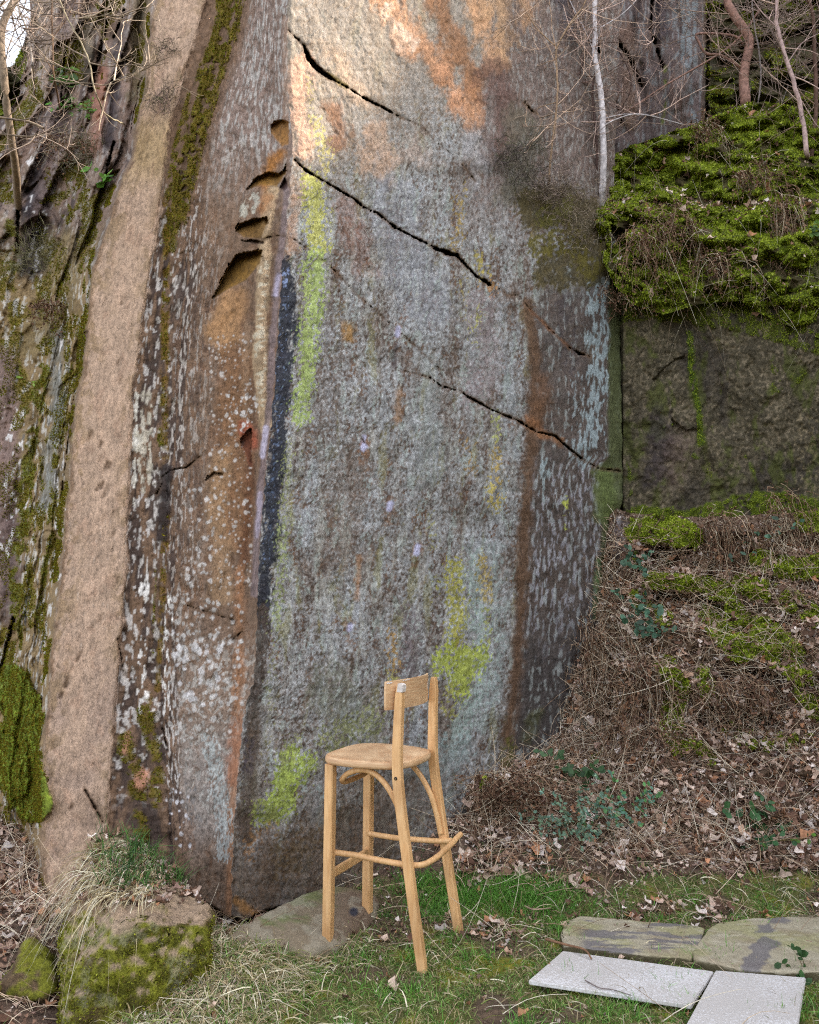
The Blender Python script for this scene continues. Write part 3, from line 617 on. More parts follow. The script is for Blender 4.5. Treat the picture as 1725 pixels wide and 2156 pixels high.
gv([(1250, 60), (1262, 110)], 3, .2); gv([(1105, 215), (1118, 232), (1130, 240)], 1.5, .05)
foot2 = np.interp(X, [480, 516, 560, 640], [1929, 1939, 1915, 1900])
D2 = R2.D * ss(0, 10, X - lnA[:, None]) + 0.30 * ss(-2, 8, Yp - foot2 - 3 * n['sm']) * ss(620, 560, X) * ss(0, 3, X - lnA[:, None]+1)
D2[:, 0] = D1[:, -1]
Y2f = Y2 + D2
W2 = P(PX2, PY2, Y2f)
# returns at both ends so that the rock has thickness
ret = W2[:, -1:, :] + np.array([0.03, 0.8, 0]); retL = W1[:, :1, :] + np.array([0.4, 1.2, 0])
R2.C *= .97; L_.C *= .94
c1, c2 = L_.final(), R2.final()
Wall = np.concatenate([retL, W1, W2[:, 1:], ret], 1); Call = np.concatenate([c1[:, :1] * .7, c1, c2[:, 1:], c2[:, -1:] * .7], 1)
cliff = np_mesh('cliff', Wall, grid_quads(*Wall.shape[:2])[:, ::-1], Call, M_ROCK)
tag(cliff, 'tall leaning sandstone cliff with a sharp edge, grey lichened face and smooth pinkish slab', kind='structure')
PXa = np.concatenate([PX1, PX2[:, 1:]], 1); Ya = np.concatenate([Y1f, Y2f[:, 1:]], 1)
def cliffY(px, py):
    r = np.clip(np.searchsorted(rows, py), 0, len(rows) - 1)
    return float(np.interp(px, PXa[r], Ya[r]))

# ------------------------------------------------------------------ other relief: walls, ledges, bank, far slopes
def relief(px0, px1, T, B, Yf, step=2.2, seed=0):
    """rock between an upper outline T and a lower outline B (lists of (px, py))"""
    xs = np.arange(px0, px1 + step, step); top = np.interp(xs, *zip(*T)); bot = np.interp(xs, *zip(*B))
    top = top + 4 * fbm(xs / 22, xs * 0 + seed, 3, seed)
    nr = int((bot - top).max() / step) + 2
    v = np.linspace(0, 1, nr)[:, None]
    PXg = np.broadcast_to(xs[None], (nr, len(xs))).astype(np.float32); PYg = (top[None] * (1 - v) + bot[None] * v).astype(np.float32)
    cv = Canvas(PXg, PYg, PXg + seed * 333, (90, 80, 66)); cv.Y = Yf(PXg, PYg).astype(np.float32)
    return cv
def normals(W):
    du = np.gradient(W, axis=1); dv = np.gradient(W, axis=0); return unit(np.cross(dv, du))
SURF = []      # (name, W, N, moss)
def build_relief(name, cv, m, back=0.6):
    W = P(cv.PX, cv.PY, cv.Y + cv.D); cv.W = W; cv.N = normals(W)
    b0 = W[:, :1] + np.array([0, back, 0]); b1 = W[:, -1:] + np.array([0, back, 0])
    C = cv.final(); t = W[:1] + np.array([0, back, 0.0])
    Vs, Qs, Cs, off = [], [], [], 0
    for A_, c_ in ((W, C), (np.concatenate([b0, W[:, :1]], 1), np.repeat(C[:, :1], 2, 1)), (np.concatenate([W[:, -1:], b1], 1), np.repeat(C[:, -1:], 2, 1)), (np.concatenate([t, W[:1]], 0), np.repeat(C[:1], 2, 0))):
        Vs.append(A_.reshape(-1, 3)); Qs.append(grid_quads(*A_.shape[:2])[:, ::-1] + off); Cs.append(c_.reshape(-1, 3)); off += len(Vs[-1])
    o = np_mesh(name, np.concatenate(Vs), np.concatenate(Qs), np.concatenate(Cs), m); SURF.append((name, W, cv.N, cv.moss)); return o

# dark mossy wall right of the crack
wall = relief(1313, 2100, [(1313, 555), (2100, 540)], [(1313, 1150), (2100, 1150)], lambda x, y: 5.58 - 0.0006 * (x - 1317), 2.0, 3)
n = wall.n; X = wall.PX; Yp = wall.PY; on = np.ones_like(X)
wall.D += 0.05 * n['big'] + 0.018 * n['mid'] + 0.008 * n['sm'] + 0.003 * n['fine']
setc(wall, on, (84, 76, 60), 1, 0.4 * n['mid'] + 0.35 * n['sm'] + .2 * n['fine'])
wall.D += .05 * fbm(X / 60, Yp / 90, 4, 161, .6) + .02 * np.abs(fbm(X / 30, Yp / 26, 3, 162))
setc(wall, ss(0.15, 0.4, n['fine'] + 0.4 * n['mid']), (132, 118, 98), .65)
setc(wall, ss(0.0, 0.4, n['big'] + 0.3 * n['mid']), (56, 50, 46), .7)
setc(wall, ss(.05, .4, fbm(X / 50, Yp / 110, 4, 163, .6) + .3 * n['sm']), (74, 78, 34), .75, .3 * n['sm'])
S = wall.paint; MS = [('mid', .6), ('sm', .6)]
for pts, w, c, a, cov in [([(1317, 640), (1420, 640), (1560, 660), (1760, 720), (2000, 720)], 44, (66, 72, 22), .9, .8), ([(1320, 1090), (1450, 1100), (1600, 1060), (1760, 1080), (2000, 1080)], 34, (80, 92, 24), .95, .85), ([(1450, 700), (1455, 780), (1470, 860), (1478, 930), (1465, 960)], 14, (66, 84, 18), .95, .85),
                          ([(1400, 900), (1440, 880)], 9, (66, 84, 18), .8, .7), ([(1630, 760), (1640, 820), (1690, 790)], 22, (72, 80, 26), .8, .6), ([(1570, 960), (1600, 1020)], 14, (70, 84, 24), .7, .6), ([(1325, 960), (1330, 1060)], 14, (72, 84, 26), .8, .7), ([(1510, 700), (1520, 800), (1510, 900)], 14, (82, 80, 46), .5, .6),
                          ([(1500, 850), (1495, 1000)], 20, (84, 84, 44), .5, .5)]:
    S(c, pts, w, 18, a, tex=MS, cover=cov, var=.4, moss=.8, lift=.012)
S((58, 48, 56), [(1385, 880), (1390, 1000)], 26, 20, .6); S((150, 138, 100), [(1600, 640), (1610, 690)], 26, 14, .5, tex=SPK, cover=.6); S((110, 92, 84), [(1440, 930), (1420, 1000)], 26, 18, .5)
S((140, 124, 96), [(1700, 900), (1710, 1000)], 40, 20, .4, tex=SPK, cover=.5)
wall.recess([(1375, 800), (1400, 770), (1440, 745)], [(1380, 812), (1420, 800), (1445, 775)], .04); wall.recess([(1415, 880), (1445, 905), (1470, 900)], [(1420, 930), (1450, 945), (1470, 925)], .05); wall.recess([(1500, 620), (1560, 612), (1600, 625)], [(1510, 660), (1560, 680), (1600, 650)], .25)
o = build_relief('mossy_rock_wall', wall, M_MOSSY)
tag(o, 'dark brown rock wall with green moss patches right of the vertical crack', 'rock wall')

# moss-covered ledge above it, in two tiers
T_ = [(1256, 426), (1276, 420), (1283, 330), (1315, 312), (1367, 294), (1419, 276), (1475, 258), (1515, 240), (1583, 214), (1615, 214), (1675, 226), (1725, 240), (2100, 210)]
B_ = [(1256, 470), (1275, 560), (1300, 606), (1330, 640), (1400, 662), (1470, 640), (1560, 632), (1600, 660), (1725, 712), (2100, 720)]
def yl(x, y):
    e = 424 + 0.0 * x
    return np.interp(y, [200, 300, 400, 424, 440, 500, 580, 640, 720], [6.15, 5.95, 5.80, 5.74, 5.60, 5.48, 5.42, 5.42, 5.46]) - 0.0003 * (x - 1280)
ledge = relief(1256, 2100, T_, B_, yl, 2.0, 5)
n = ledge.n; X = ledge.PX; Yp = ledge.PY; on = np.ones_like(X)
ledge.D += 0.22 * fbm(X / 70, Yp / 45, 3, 61) + 0.08 * fbm(X / 26, Yp / 22, 3, 62) + 0.022 * n['sm'] + 0.007 * n['fine']
setc(ledge, on, (88, 100, 22), 1, .35 * n['mid'] + .35 * n['sm'])
dk = ss(0.22, 0.5, fbm(X / 60, Yp / 40, 3, 63) + 0.3 * n['sm'])
setc(ledge, dk, (66, 50, 38), .8, .3 * n['sm'])
ledge.moss += 1 - dk
S = ledge.paint
S((60, 46, 34), [(1340, 480), (1440, 500), (1500, 560)], 38, 22, .85, tex=MS, cover=.8); S((120, 112, 100), [(1370, 520), (1372, 560)], 8, 8, .7)
S((104, 122, 26), [(1540, 440), (1640, 470), (1700, 560)], 40, 20, .8, tex=MS, cover=.7, moss=1); S((96, 112, 26), [(1300, 320), (1400, 300), (1360, 380)], 18, 12, .8, tex=MS, cover=.7, moss=1)
ledge.recess([(1368, 306), (1400, 308), (1462, 300)], [(1375, 330), (1420, 345), (1462, 325)], .25); ledge.recess([(1284, 470), (1310, 480), (1345, 540)], [(1284, 560), (1310, 575), (1340, 580)], .28); ledge.recess([(1300, 560), (1322, 590), (1360, 605)], [(1296, 590), (1310, 612), (1350, 625)], .2)
ledge.groove([(1290, 470), (1310, 540), (1330, 590)], 4, .15); ledge.groove([(1560, 555), (1580, 560)], 6, .2); ledge.groove([(1640, 400), (1660, 470)], 5, .15)
o = build_relief('mossy_ledge', ledge, M_MOSSY)
tag(o, 'lumpy overhanging ledge thick with bright green moss above the dark rock wall', 'rock ledge')

# stepped bank below the wall
ys_ = [1040, 1070, 1100, 1120, 1160, 1200, 1214, 1260, 1330, 1400, 1410, 1500, 1600, 1680, 1760, 1830]
tab = {1180: [5.62, 5.6, 5.55, 5.5, 5.46, 5.42, 5.38, 5.36, 5.32, 5.22, 5.2, 5.1, 4.92, 4.66, 4.36, 4.1],
       1400: [5.60, 5.54, 5.42, 5.28, 5.27, 5.26, 5.14, 5.12, 5.02, 4.97, 4.86, 4.80, 4.62, 4.45, 4.26, 4.05],
       1700: [5.45, 5.36, 5.18, 5.08, 5.04, 5.02, 4.98, 4.92, 4.83, 4.72, 4.70, 4.60, 4.46, 4.32, 4.18, 4.0],
       2200: [5.25, 5.16, 4.98, 4.88, 4.84, 4.82, 4.78, 4.72, 4.63, 4.5, 4.5, 4.40, 4.26, 4.12, 3.98, 3.8]}
def yb(x, y):
    ks = sorted(tab); r = np.stack([np.interp(y, ys_, tab[k]) for k in ks]); f = np.interp(x, ks, range(len(ks)))
    i = np.clip(f.astype(int), 0, len(ks) - 2); t = f - i
    a = np.take_along_axis(r, i[None], 0)[0]; b = np.take_along_axis(r, i[None] + 1, 0)[0]
    return a * (1 - t) + b * t
bank = relief(985, 2200, [(985, 1660), (1010, 1640), (1080, 1610), (1150, 1590), (1195, 1500), (1205, 1440), (1240, 1370), (1270, 1300), (1282, 1200), (1284, 1085), (1300, 1070), (1330, 1082), (1500, 1090), (1700, 1078), (2200, 1060)],
              [(985, 1830), (2200, 1830)], yb, 2.2, 7)
n = bank.n; X = bank.PX; Yp = bank.PY
bank.D += 0.10 * fbm(X / 90, Yp / 60, 3, 71) + 0.07 * fbm(X / 34, Yp / 26, 3, 72)
for e_, l_ in [([(1345, 1140), (1400, 1150), (1465, 1150)], [(1350, 1190), (1410, 1205), (1470, 1195)]), ([(1370, 1240), (1450, 1250), (1530, 1265)], [(1380, 1290), (1450, 1305), (1530, 1320)]), ([(1500, 1390), (1580, 1400), (1660, 1420)], [(1510, 1440), (1580, 1455), (1660, 1465)]), ([(1460, 1500), (1540, 1490), (1640, 1500)], [(1460, 1560), (1540, 1580), (1640, 1560)]), ([(1210, 1440), (1260, 1430), (1300, 1450)], [(1210, 1500), (1260, 1520), (1300, 1510)])]:
    bank.recess(e_, l_, .30)
bank.D +=  0 + 0.018 * n['sm'] + 0.006 * n['fine']
bank.D -= 0.10 * ss(1500, 1400, Yp) * ss(1200, 1320, X)
outl = np.interp(Yp, [1085, 1300, 1440, 1500, 1590, 1640, 1700], [1284, 1268, 1212, 1198, 1160, 1010, 960])
rk = np.array([[cliffY(float(o_), float(y_)) for o_ in (0,)] for y_ in (0,)])  # (warm-up of the lookup)
rowi = np.clip(np.searchsorted(rows, Yp[:, 0]), 0, len(rows) - 1)
CY = np.stack([np.interp(X[i], PXa[np.clip(np.searchsorted(rows, Yp[i].mean()), 0, len(rows) - 1)], Ya[np.clip(np.searchsorted(rows, Yp[i].mean()), 0, len(rows) - 1)], right=9) for i in range(X.shape[0])])
tot = bank.Y + bank.D
for j in range(X.shape[1]):
    if X[0, j] > 1300: break
    cy = np.array([cliffY(X[i, j], Yp[i, j]) for i in range(X.shape[0])])
    dd = X[:, j] - outl[:, j]
    tot[:, j] = np.where(dd > 0, np.minimum(tot[:, j], cy - 0.01 - 0.0025 * np.minimum(dd, 60)), np.maximum(tot[:, j], cy + 0.0 - 0.003 * dd))
bank.Y = tot; bank.D[:] = 0
setc(bank, np.ones_like(X), (108, 88, 72), 1, .35 * n['mid'] + .3 * n['sm'])
S = bank.paint; MG = (82, 98, 22)
for pts, w, cov, mo_ in [([(1340, 1260), (1400, 1300)], 20, .6, 1), ([(1600, 1180), (1680, 1200), (1760, 1180)], 24, .7, 1), ([(1640, 1400), (1720, 1440)], 20, .7, 1), ([(1460, 1560), (1500, 1600)], 18, .6, .8), ([(1345, 1120), (1400, 1110), (1450, 1130)], 28, .9, 1), ([(1365, 1220), (1440, 1225), (1520, 1235), (1560, 1300)], 17, .9, 1), ([(1500, 1290), (1560, 1360), (1600, 1330), (1660, 1380)], 32, .75, 1), ([(1400, 1400), (1430, 1450), (1410, 1520), (1430, 1570)], 22, .8, 1), ([(1480, 1420), (1500, 1470)], 22, .6, .8),
                         ([(1700, 1090), (1760, 1100)], 26, .95, 1), ([(1340, 1160), (1330, 1200)], 12, .5, .5), ([(1560, 1230), (1640, 1250), (1720, 1300)], 26, .6, 1), ([(1500, 1510), (1580, 1560), (1700, 1560)], 24, .5, .8), ([(1690, 1450), (1720, 1500)], 24, .6, .8), ([(1290, 1560), (1240, 1600)], 14, .4, .6),
                         ([(1020, 1640), (1012, 1660)], 8, .9, 1)]:
    S(MG, pts, w * 1.2, 16, .95, tex=MS, cover=min(1, cov * 1.3), var=.5, moss=mo_, lift=.03)
S((104, 92, 90), [(1300, 1110), (1306, 1170)], 20, 8, .9); S((150, 148, 150), [(1302, 1092)], 9, 6, .8); S((52, 62, 30), [(1350, 1170), (1420, 1180)], 22, 12, .7)
S((80, 84, 78), [(1240, 1450), (1230, 1520)], 18, 12, .6)
bank_o = build_relief('stepped_bank', bank, M_MOSSY); tag(bank_o, kind='structure')

# far rock and slope behind the trees at the top right
far = relief(1240, 2500, [(1240, -420), (2500, -420)], [(1240, 470), (1500, 330), (2500, 330)],
             lambda x, y: np.interp(x, [1240, 1330, 1410, 1480, 1496, 1520, 1700, 2500], [6.5, 6.7, 6.9, 7.15, 7.6, 7.8, 7.7, 7.4]) + 0.0012 * (300 - y) * ss(1480, 1600, x), 3.0, 9)
n = far.n; X = far.PX; Yp = far.PY
sl_ = ss(1500, 1480, X)
far.D += (0.05 * n['str2'] + 0.04 * n['mid'] + 0.1 * fbm(X / 40, Yp / 400, 2, 81)) * sl_ + (1 - sl_) * (0.35 * fbm(X / 110, Yp / 60, 3, 82) + 0.15 * fbm(X / 60, Yp / 22, 3, 83) + 0.03 * n['sm'])
setc(far, sl_, (98, 84, 82), 1, .3 * n['str2'] + .2 * n['mid']); setc(far, sl_ * ss(0.1, 0.3, n['str'] + .3 * n['str2']), (136, 138, 140), .6)
setc(far, 1 - sl_, (66, 60, 38), 1, .4 * n['mid'] + .3 * n['sm']); k = (1 - sl_) * ss(-.05, .25, fbm(X / 60, Yp / 40, 3, 84)); setc(far, k, (70, 76, 24), .85, .4 * n['sm']); far.moss += k * .5
S = far.paint
S((128, 134, 138), [(1450, 20), (1440, 120), (1450, 250)], 20, 10, .8, tex=ST_, cover=.8); S((64, 54, 60), [(1390, 0), (1400, 60)], 12, 10, .8); S((96, 104, 32), [(1400, 140), (1404, 200), (1396, 260)], 8, 8, .9, tex=MS, cover=.7)
S((120, 92, 74), [(1320, 60), (1330, 260)], 18, 14, .6); S((110, 84, 74), [(1430, 150), (1440, 280)], 14, 12, .6)
for pts, w in [([(1270, 0), (1290, 70), (1330, 130), (1350, 180)], 4), ([(1375, -40), (1370, 60), (1395, 140)], 3), ([(1492, -60), (1486, 260)], 7), ([(1290, 180), (1310, 260)], 2), ([(1560, 100), (1700, 60), (1900, 70)], 6), ([(1620, 150), (1725, 130)], 4)]:
    far.groove(pts, w, .3)
o = build_relief('far_slope', far, M_MOSSY); tag(o, kind='structure')
lf = relief(-900, 130, [(-900, 60), (-200, 330), (-60, 190), (0, 146), (30, 136), (48, 96), (62, 60), (82, 40), (130, 60)], [(-900, 700), (130, 700)], lambda x, y: 6.6 - 0.0006 * (y - 120) + 0 * x, 3.0, 11)
n = lf.n; X = lf.PX; Yp = lf.PY
lf.D += .3 * fbm(X / 60, Yp / 60, 3, 91) + .05 * n['sm']; setc(lf, np.ones_like(X), (70, 66, 42), 1, .4 * n['mid']); k = ss(-.1, .2, fbm(X / 40, Yp / 40, 3, 92)); setc(lf, k, (84, 92, 26), .9, .4 * n['sm']); lf.moss += k
o = build_relief('mossy_crag', lf, M_MOSSY); tag(o, 'mossy rock crag behind the bare trees at the top left corner', 'crag')

# ------------------------------------------------------------------ the ground
def terr(x, y):
    r = 0.44 * np.maximum(0, y - 3.78) * ss(-1.0, -0.4, x)
    r = np.minimum(r, 0.9)
    l = 0.05 + 0.30 * np.maximum(0, y - 3.72); l = np.minimum(l, 0.8)
    w = ss(-1.02, -1.3, x)
    z = r * (1 - w) + l * w
    z = z + 0.10 * np.exp(-(((x + 0.72) / 0.28) ** 2 + ((y - 3.12) / 0.22) ** 2)) - 0.05 * np.exp(-(((x + 1.25) / 0.2) ** 2 + ((y - 2.9) / 0.6) ** 2))
    lawn = ss(3.9, 3.6, y)
    return z + 0.018 * fbm(x * 2.2, y * 2.2, 3, 101) + (0.012 - 0.006 * lawn) * fbm(x * 9, y * 9, 3, 102) + (0.006 - .003 * lawn) * fbm(x * 30, y * 30, 2, 103)
def axis(a0, a1, s, far_, k=26):
    o_ = np.geomspace(0.05, far_, k); return np.concatenate([(a0 - o_)[::-1], np.arange(a0, a1, s), a1 + o_])
gx = axis(-2.6, 3.0, 0.014, 90); gy = axis(2.3, 5.2, 0.014, 90)
GX, GY = np.meshgrid(gx, gy); GZ = terr(GX, GY)
GW = np.stack([GX, GY, GZ], -1)
gpx, gpy = proj(GW)
nb = fbm(GX * 1.8, GY * 1.8, 3, 104); ns_ = fbm(GX * 14, GY * 14, 3, 105); nf = fbm(GX * 50, GY * 50, 2, 106)
gc = np.empty(GW.shape); gc[:] = lin((92, 74, 62)); gc *= (1 + .35 * ns_ + .25 * nf)[..., None].clip(.4, 1.8)
def lawnmask(px, py, x, y):
    m = ss(1835, 1890, py + 0.02 * (px - 1000) + 25 * fbm(x * 3, y * 3, 2, 107)) * ss(455, 620, px + 0.35 * (py - 2000))
    bare = ss(0.12, 0.38, fbm(x * 3.1, y * 3.1, 2, 108)) * 0.8 + ss(70, 30, np.hypot(px - 1040, (py - 2125) * 1.5)) + ss(60, 30, np.hypot(px - 1385, (py - 1912) * 2.4)) + ss(170, 60, np.hypot(px - 800, (py - 1935) * 1.8)) * .8
    return m * (1 - np.clip(bare, 0, .92))
lm = lawnmask(gpx, gpy, GX, GY) * ss(8, 6, GY); lm = np.where(GY < 2.7, 0.6, lm)
gc = gc * (1 - .75 * lm[..., None]) + lin((92, 98, 44)) * (1 + .4 * ns_)[..., None] * .75 * lm[..., None]
ye = ss(.15, .4, fbm(GX * 5, GY * 5, 2, 109)) * lm; gc = gc * (1 - .7 * ye[..., None]) + lin((128, 122, 34)) * .7 * ye[..., None]
ground = np_mesh('ground', GW, grid_quads(*GX.shape), gc * ALB, M_SOIL); tag(ground, kind='structure')
SURF.append(('ground', GW, normals(GW) * np.array([1, 1, 1]), np.zeros(GX.shape)))

# unseen rise added out of frame on the right, crest shaped for its shadow: it keeps the low sun off everything but the top of the face
hy = np.concatenate([np.arange(-14, 3, .4), np.arange(3, 7, .12), np.arange(7, 16, .5)]); hx = np.array([4.6, 5.6, 6.8, 8.0, 9.4, 12, 18, 30])
HX, HY = np.meshgrid(hx, hy)
crest = np.interp(HY, [-14, 0, 3.0, 4.2, 4.5, 4.9, 5.2, 6, 8, 16], [6.5, 7.2, 8.8, 9.9, 10.2, 10.8, 11.8, 13.0, 13.0, 13.0])
HZ = crest * np.interp(HX, [4.6, 5.6, 6.8, 8.0, 9.4, 12, 30], [0.0, 0.42, 0.8, 1.0, 1.04, 1.0, 0.9]) + 0.3 * fbm(HX * .8, HY * .8, 3, 111)
hc = np.empty(HX.shape + (3,)); hc[:] = lin((80, 78, 44))
rise = np_mesh('sun_blocking_rise', np.stack([HX, HY, HZ], -1), grid_quads(*HX.shape), hc, M_SOIL); tag(rise, kind='structure')

def surfY(px, py):
    """distance of the nearest built surface behind a photo pixel"""
    best = cliffY(px, py) if px < 1306 else 9.0
    for cv in (wall, ledge, bank):
        c = int(np.clip(np.searchsorted(cv.PX[0], px), 0, cv.PX.shape[1] - 1)); col = cv.PY[:, c]
        if cv.PX[0, 0] <= px and col[0] <= py <= col[-1]: best = min(best, float(np.interp(py, col, (cv.Y + cv.D)[:, c])))
    ys = np.arange(2.5, 6.5, .01); w_ = P(px, py, ys); h = np.nonzero(w_[:, 2] < terr(w_[:, 0], w_[:, 1]))[0]
    if len(h): best = min(best, ys[h[0]])
    return best
# ------------------------------------------------------------------ bar stool
def wood_material(sc=(1.0, 1.0, 0.09), c0=(204, 154, 102), c1=(228, 186, 136)):
    m, nt, b = mat('pale_beech'); L = nt.links
    tc = nd(nt, 'ShaderNodeTexCoord'); mp = nd(nt, 'ShaderNodeMapping'); mp.inputs['Scale'].default_value = sc
    L.new(tc.outputs['Object'], mp.inputs[0])
    a = nd(nt, 'ShaderNodeTexNoise', Scale=90, Detail=4, Roughness=.6); L.new(mp.outputs[0], a.inputs['Vector'])
    c = nd(nt, 'ShaderNodeTexNoise', Scale=7, Detail=4, Roughness=.6); L.new(tc.outputs['Object'], c.inputs['Vector'])
    r = nd(nt, 'ShaderNodeValToRGB'); e = r.color_ramp.elements
    e[0].position = .3; e[0].color = (*lin(c0), 1); e[1].position = .72; e[1].color = (*lin(c1), 1)
    L.new(a.outputs[0], r.inputs[0])
    r2 = nd(nt, 'ShaderNodeValToRGB'); e = r2.color_ramp.elements
    e[0].position = .34; e[0].color = (.62, .58, .56, 1); e[1].position = .56; e[1].color = (1, 1, 1, 1); L.new(c.outputs[0], r2.inputs[0])
    mx = nd(nt, 'ShaderNodeMix', data_type='RGBA', blend_type='MULTIPLY'); mx.inputs[0].default_value = .55
    L.new(r.outputs[0], mx.inputs[6]); L.new(r2.outputs[0], mx.inputs[7]); L.new(mx.outputs[2], b.inputs['Base Color'])
    # damp, grubby feet and scuffs
    b.inputs['Roughness'].default_value = .48; b.inputs['Specular IOR Level'].default_value = .35
    bp = nd(nt, 'ShaderNodeBump', Strength=.25, Distance=.001); L.new(a.outputs[0], bp.inputs['Height']); L.new(bp.outputs[0], b.inputs['Normal'])
    return m
M_WOOD = wood_material(); M_WOOD2 = wood_material((.22, .10, 1.6), (190, 146, 106), (222, 188, 148))
M_METAL, nt_, b_ = mat('dark_metal'); b_.inputs['Base Color'].default_value = (.03, .028, .026, 1); b_.inputs['Metallic'].default_value = .8; b_.inputs['Roughness'].default_value = .45
M_PAINT = rock_material('white_paint', fine=300, contrast=(.8, 1.15), bump=.2)
FW = np.array([-0.904, 0.427, 0]); SD = np.array([-0.427, -0.904, 0]); SC0 = np.array([-0.070, 3.470, 0.0])
def stl(f, s, z): return SC0 + FW * f + SD * s + np.array([0, 0, z])
def beam(path, wa, wb, A, B, ch=0.22):
    """sweep of a chamfered rectangle; wa, wb half widths along A and B for each path point"""
    path = np.asarray(path, float); K = len(path); wa = np.broadcast_to(wa, (K,)); wb = np.broadcast_to(wb, (K,))
    c = 1 - ch; prof = np.array([(1, -c), (1, c), (c, 1), (-c, 1), (-1, c), (-1, -c), (-c, -1), (c, -1)])
    V = path[:, None] + prof[None, :, :1] * wa[:, None, None] * A + prof[None, :, 1:] * wb[:, None, None] * B
    q = []
    for k in range(K - 1):
        for i in range(8): q.append((k * 8 + i, k * 8 + (i + 1) % 8, (k + 1) * 8 + (i + 1) % 8, (k + 1) * 8 + i))
    for o_ in (0, (K - 1) * 8): q += [(o_, o_ + 1, o_ + 2, o_ + 3), (o_, o_ + 3, o_ + 4, o_ + 7), (o_ + 4, o_ + 5, o_ + 6, o_ + 7)]
    return V.reshape(-1, 3), q
stool = empty('bar_stool', tuple(stl(0, 0, 0)))
tag(stool, 'light wooden bentwood bar stool with low curved backrest standing on the grass before the cliff', 'bar stool')
def wpart(name, V, q, m=None, smooth=False, parent=None, cols=None):
    o = np_mesh(name, np.asarray(V), q, cols, m or M_WOOD, smooth=smooth)
    bm = bmesh.new(); bm.from_mesh(o.data); bmesh.ops.recalc_face_normals(bm, faces=bm.faces); bm.to_mesh(o.data); bm.free()
    if parent is None: keep(o, stool)
    else: o.parent = parent
    return o
zA = np.array([0, 0, 1.0])
for s in (1, -1):
    pth = [stl(.203 - .002 * k, s * .165, z) for k, z in enumerate([-.02, .25, .5, .715])]
    V, q = beam(pth, .019, .019, FW, SD); wpart('front_leg', V, q)
    # rear leg: splayed below the seat, upright above it
    zs = np.array([-.02, .12, .25, .40, .52, .62, .70, .78, .88, .98, 1.045]); fs = np.interp(zs, [-.02, .25, .5, .68, .8, 1.05], [-.222, -.175, -.135, -.108, -.106, -.116])
    sd_ = np.interp(zs, [-.02, .5, .72, 1.05], [.183, .176, .172, .165]) * s
    pth = [stl(f, y, z) for f, y, z in zip(fs, sd_, zs)]
    V, q = beam(resample(np.array(pth), 22), np.interp(np.linspace(0, 1, 22), [0, .6, .7, .97, 1], [.0175, .019, .019, .0165, .010]), .0155, FW, SD); lg = wpart('rear_leg', V, q)
    if s == 1:
        V, q = tubes([[stl(-.107, .172 + .013, .69), stl(-.107, .172 + .019, .69), stl(-.107, .172 + .0215, .69)]], .0085, .0035, 12)[:2]
        q = list(map(tuple, q)) ; bo = wpart('bolt', V, q, M_METAL, True)
        V, q = beam([stl(-.1185, .166, 1.018), stl(-.1205, .165, 1.030), stl(-.122, .165, 1.045), stl(-.119, .165, 1.0500)], [.014, .0145, .013, .009], .0162, FW, SD)
        V2 = V; pc = wpart('paint_patch', V, q, M_PAINT, cols=np.tile(lin((206, 196, 190)), (len(V), 1)))
# seat: rounded trapezoid with a softened rim and a shallow dish
th_ = np.linspace(0, 2 * np.pi, 72, endpoint=False)
def seat_ring(k):
    c, s_ = np.cos(th_), np.sin(th_); e = 2 / 3.6
    f = np.sign(c) * np.abs(c) ** e; y = np.sign(s_) * np.abs(s_) ** e
    w = np.where(f > 0, .196, .196 - .022 * np.abs(f)); ln = np.where(c > 0, .205, .190)
    rnd = np.where(f < 0, 1 - .05 * y ** 2, 1)
    return np.stack([f * ln * rnd * k + .052, y * w * k], -1)
rings = [(.97, .715), (1.0, .719), (1.005, .727), (1.0, .738), (.985, .743), (.955, .745), (.8, .742), (.55, .740), (.3, .739), (.02, .739)]
V = []; q = []
for k, z in rings:
    for f, y in seat_ring(k): V.append(stl(f, y, z))
for r in range(len(rings) - 1):
    for i in range(72): q.append((r * 72 + i, r * 72 + (i + 1) % 72, (r + 1) * 72 + (i + 1) % 72, (r + 1) * 72 + i))
c0 = len(V); V.append(stl(.052, 0, .715)); tr_ = []
o = np_mesh('seat', np.array(V), q, None, M_WOOD2, tris=[(c0, (i + 1) % 72, i) for i in range(72)] + [(len(V) - 2 - 71 + i, len(V) - 2 - 71 + (i + 1) % 72, len(V) - 2) for i in range(70)]); keep(o, stool)
# backrest: a bent plywood panel fixed to the front of the uprights
us = np.linspace(-1, 1, 33); zs = [.948, .951, .975, 1.0, 1.03, 1.055, 1.058]
V = []; q = []
def bk(u, z, off):
    f = -.122 + .050 * u * u + off + .01 * (1.0 - z) ; y = u * .203
    dz = .004 * (1 - u * u) if z > 1.0 else -.004 * (1 - u * u) * 0
    e = 1 - .02 * ((z - 1.003) / .055) ** 4
    return stl(f, y * e, z + dz)
for side_, off in ((0, .0), (1, .009)):
    for z in zs:
        for u in us: V.append(bk(u, z, off))
nz, nu = len(zs), len(us)
for side_ in (0, 1):
    for a in range(nz - 1):
        for b in range(nu - 1):
            i = side_ * nz * nu + a * nu + b; q.append((i, i + 1, i + nu + 1, i + nu))
N0 = nz * nu
for b in range(nu - 1):
    q.append((b, b + 1, N0 + b + 1, N0 + b)); i = (nz - 1) * nu + b; q.append((i, i + 1, N0 + i + 1, N0 + i))
for a in range(nz - 1):
    for e_ in (0, nu - 1):
        i = a * nu + e_; q.append((i, i + nu, N0 + i + nu, N0 + i))
br = wpart('backrest', V, q, M_WOOD2, smooth=False)
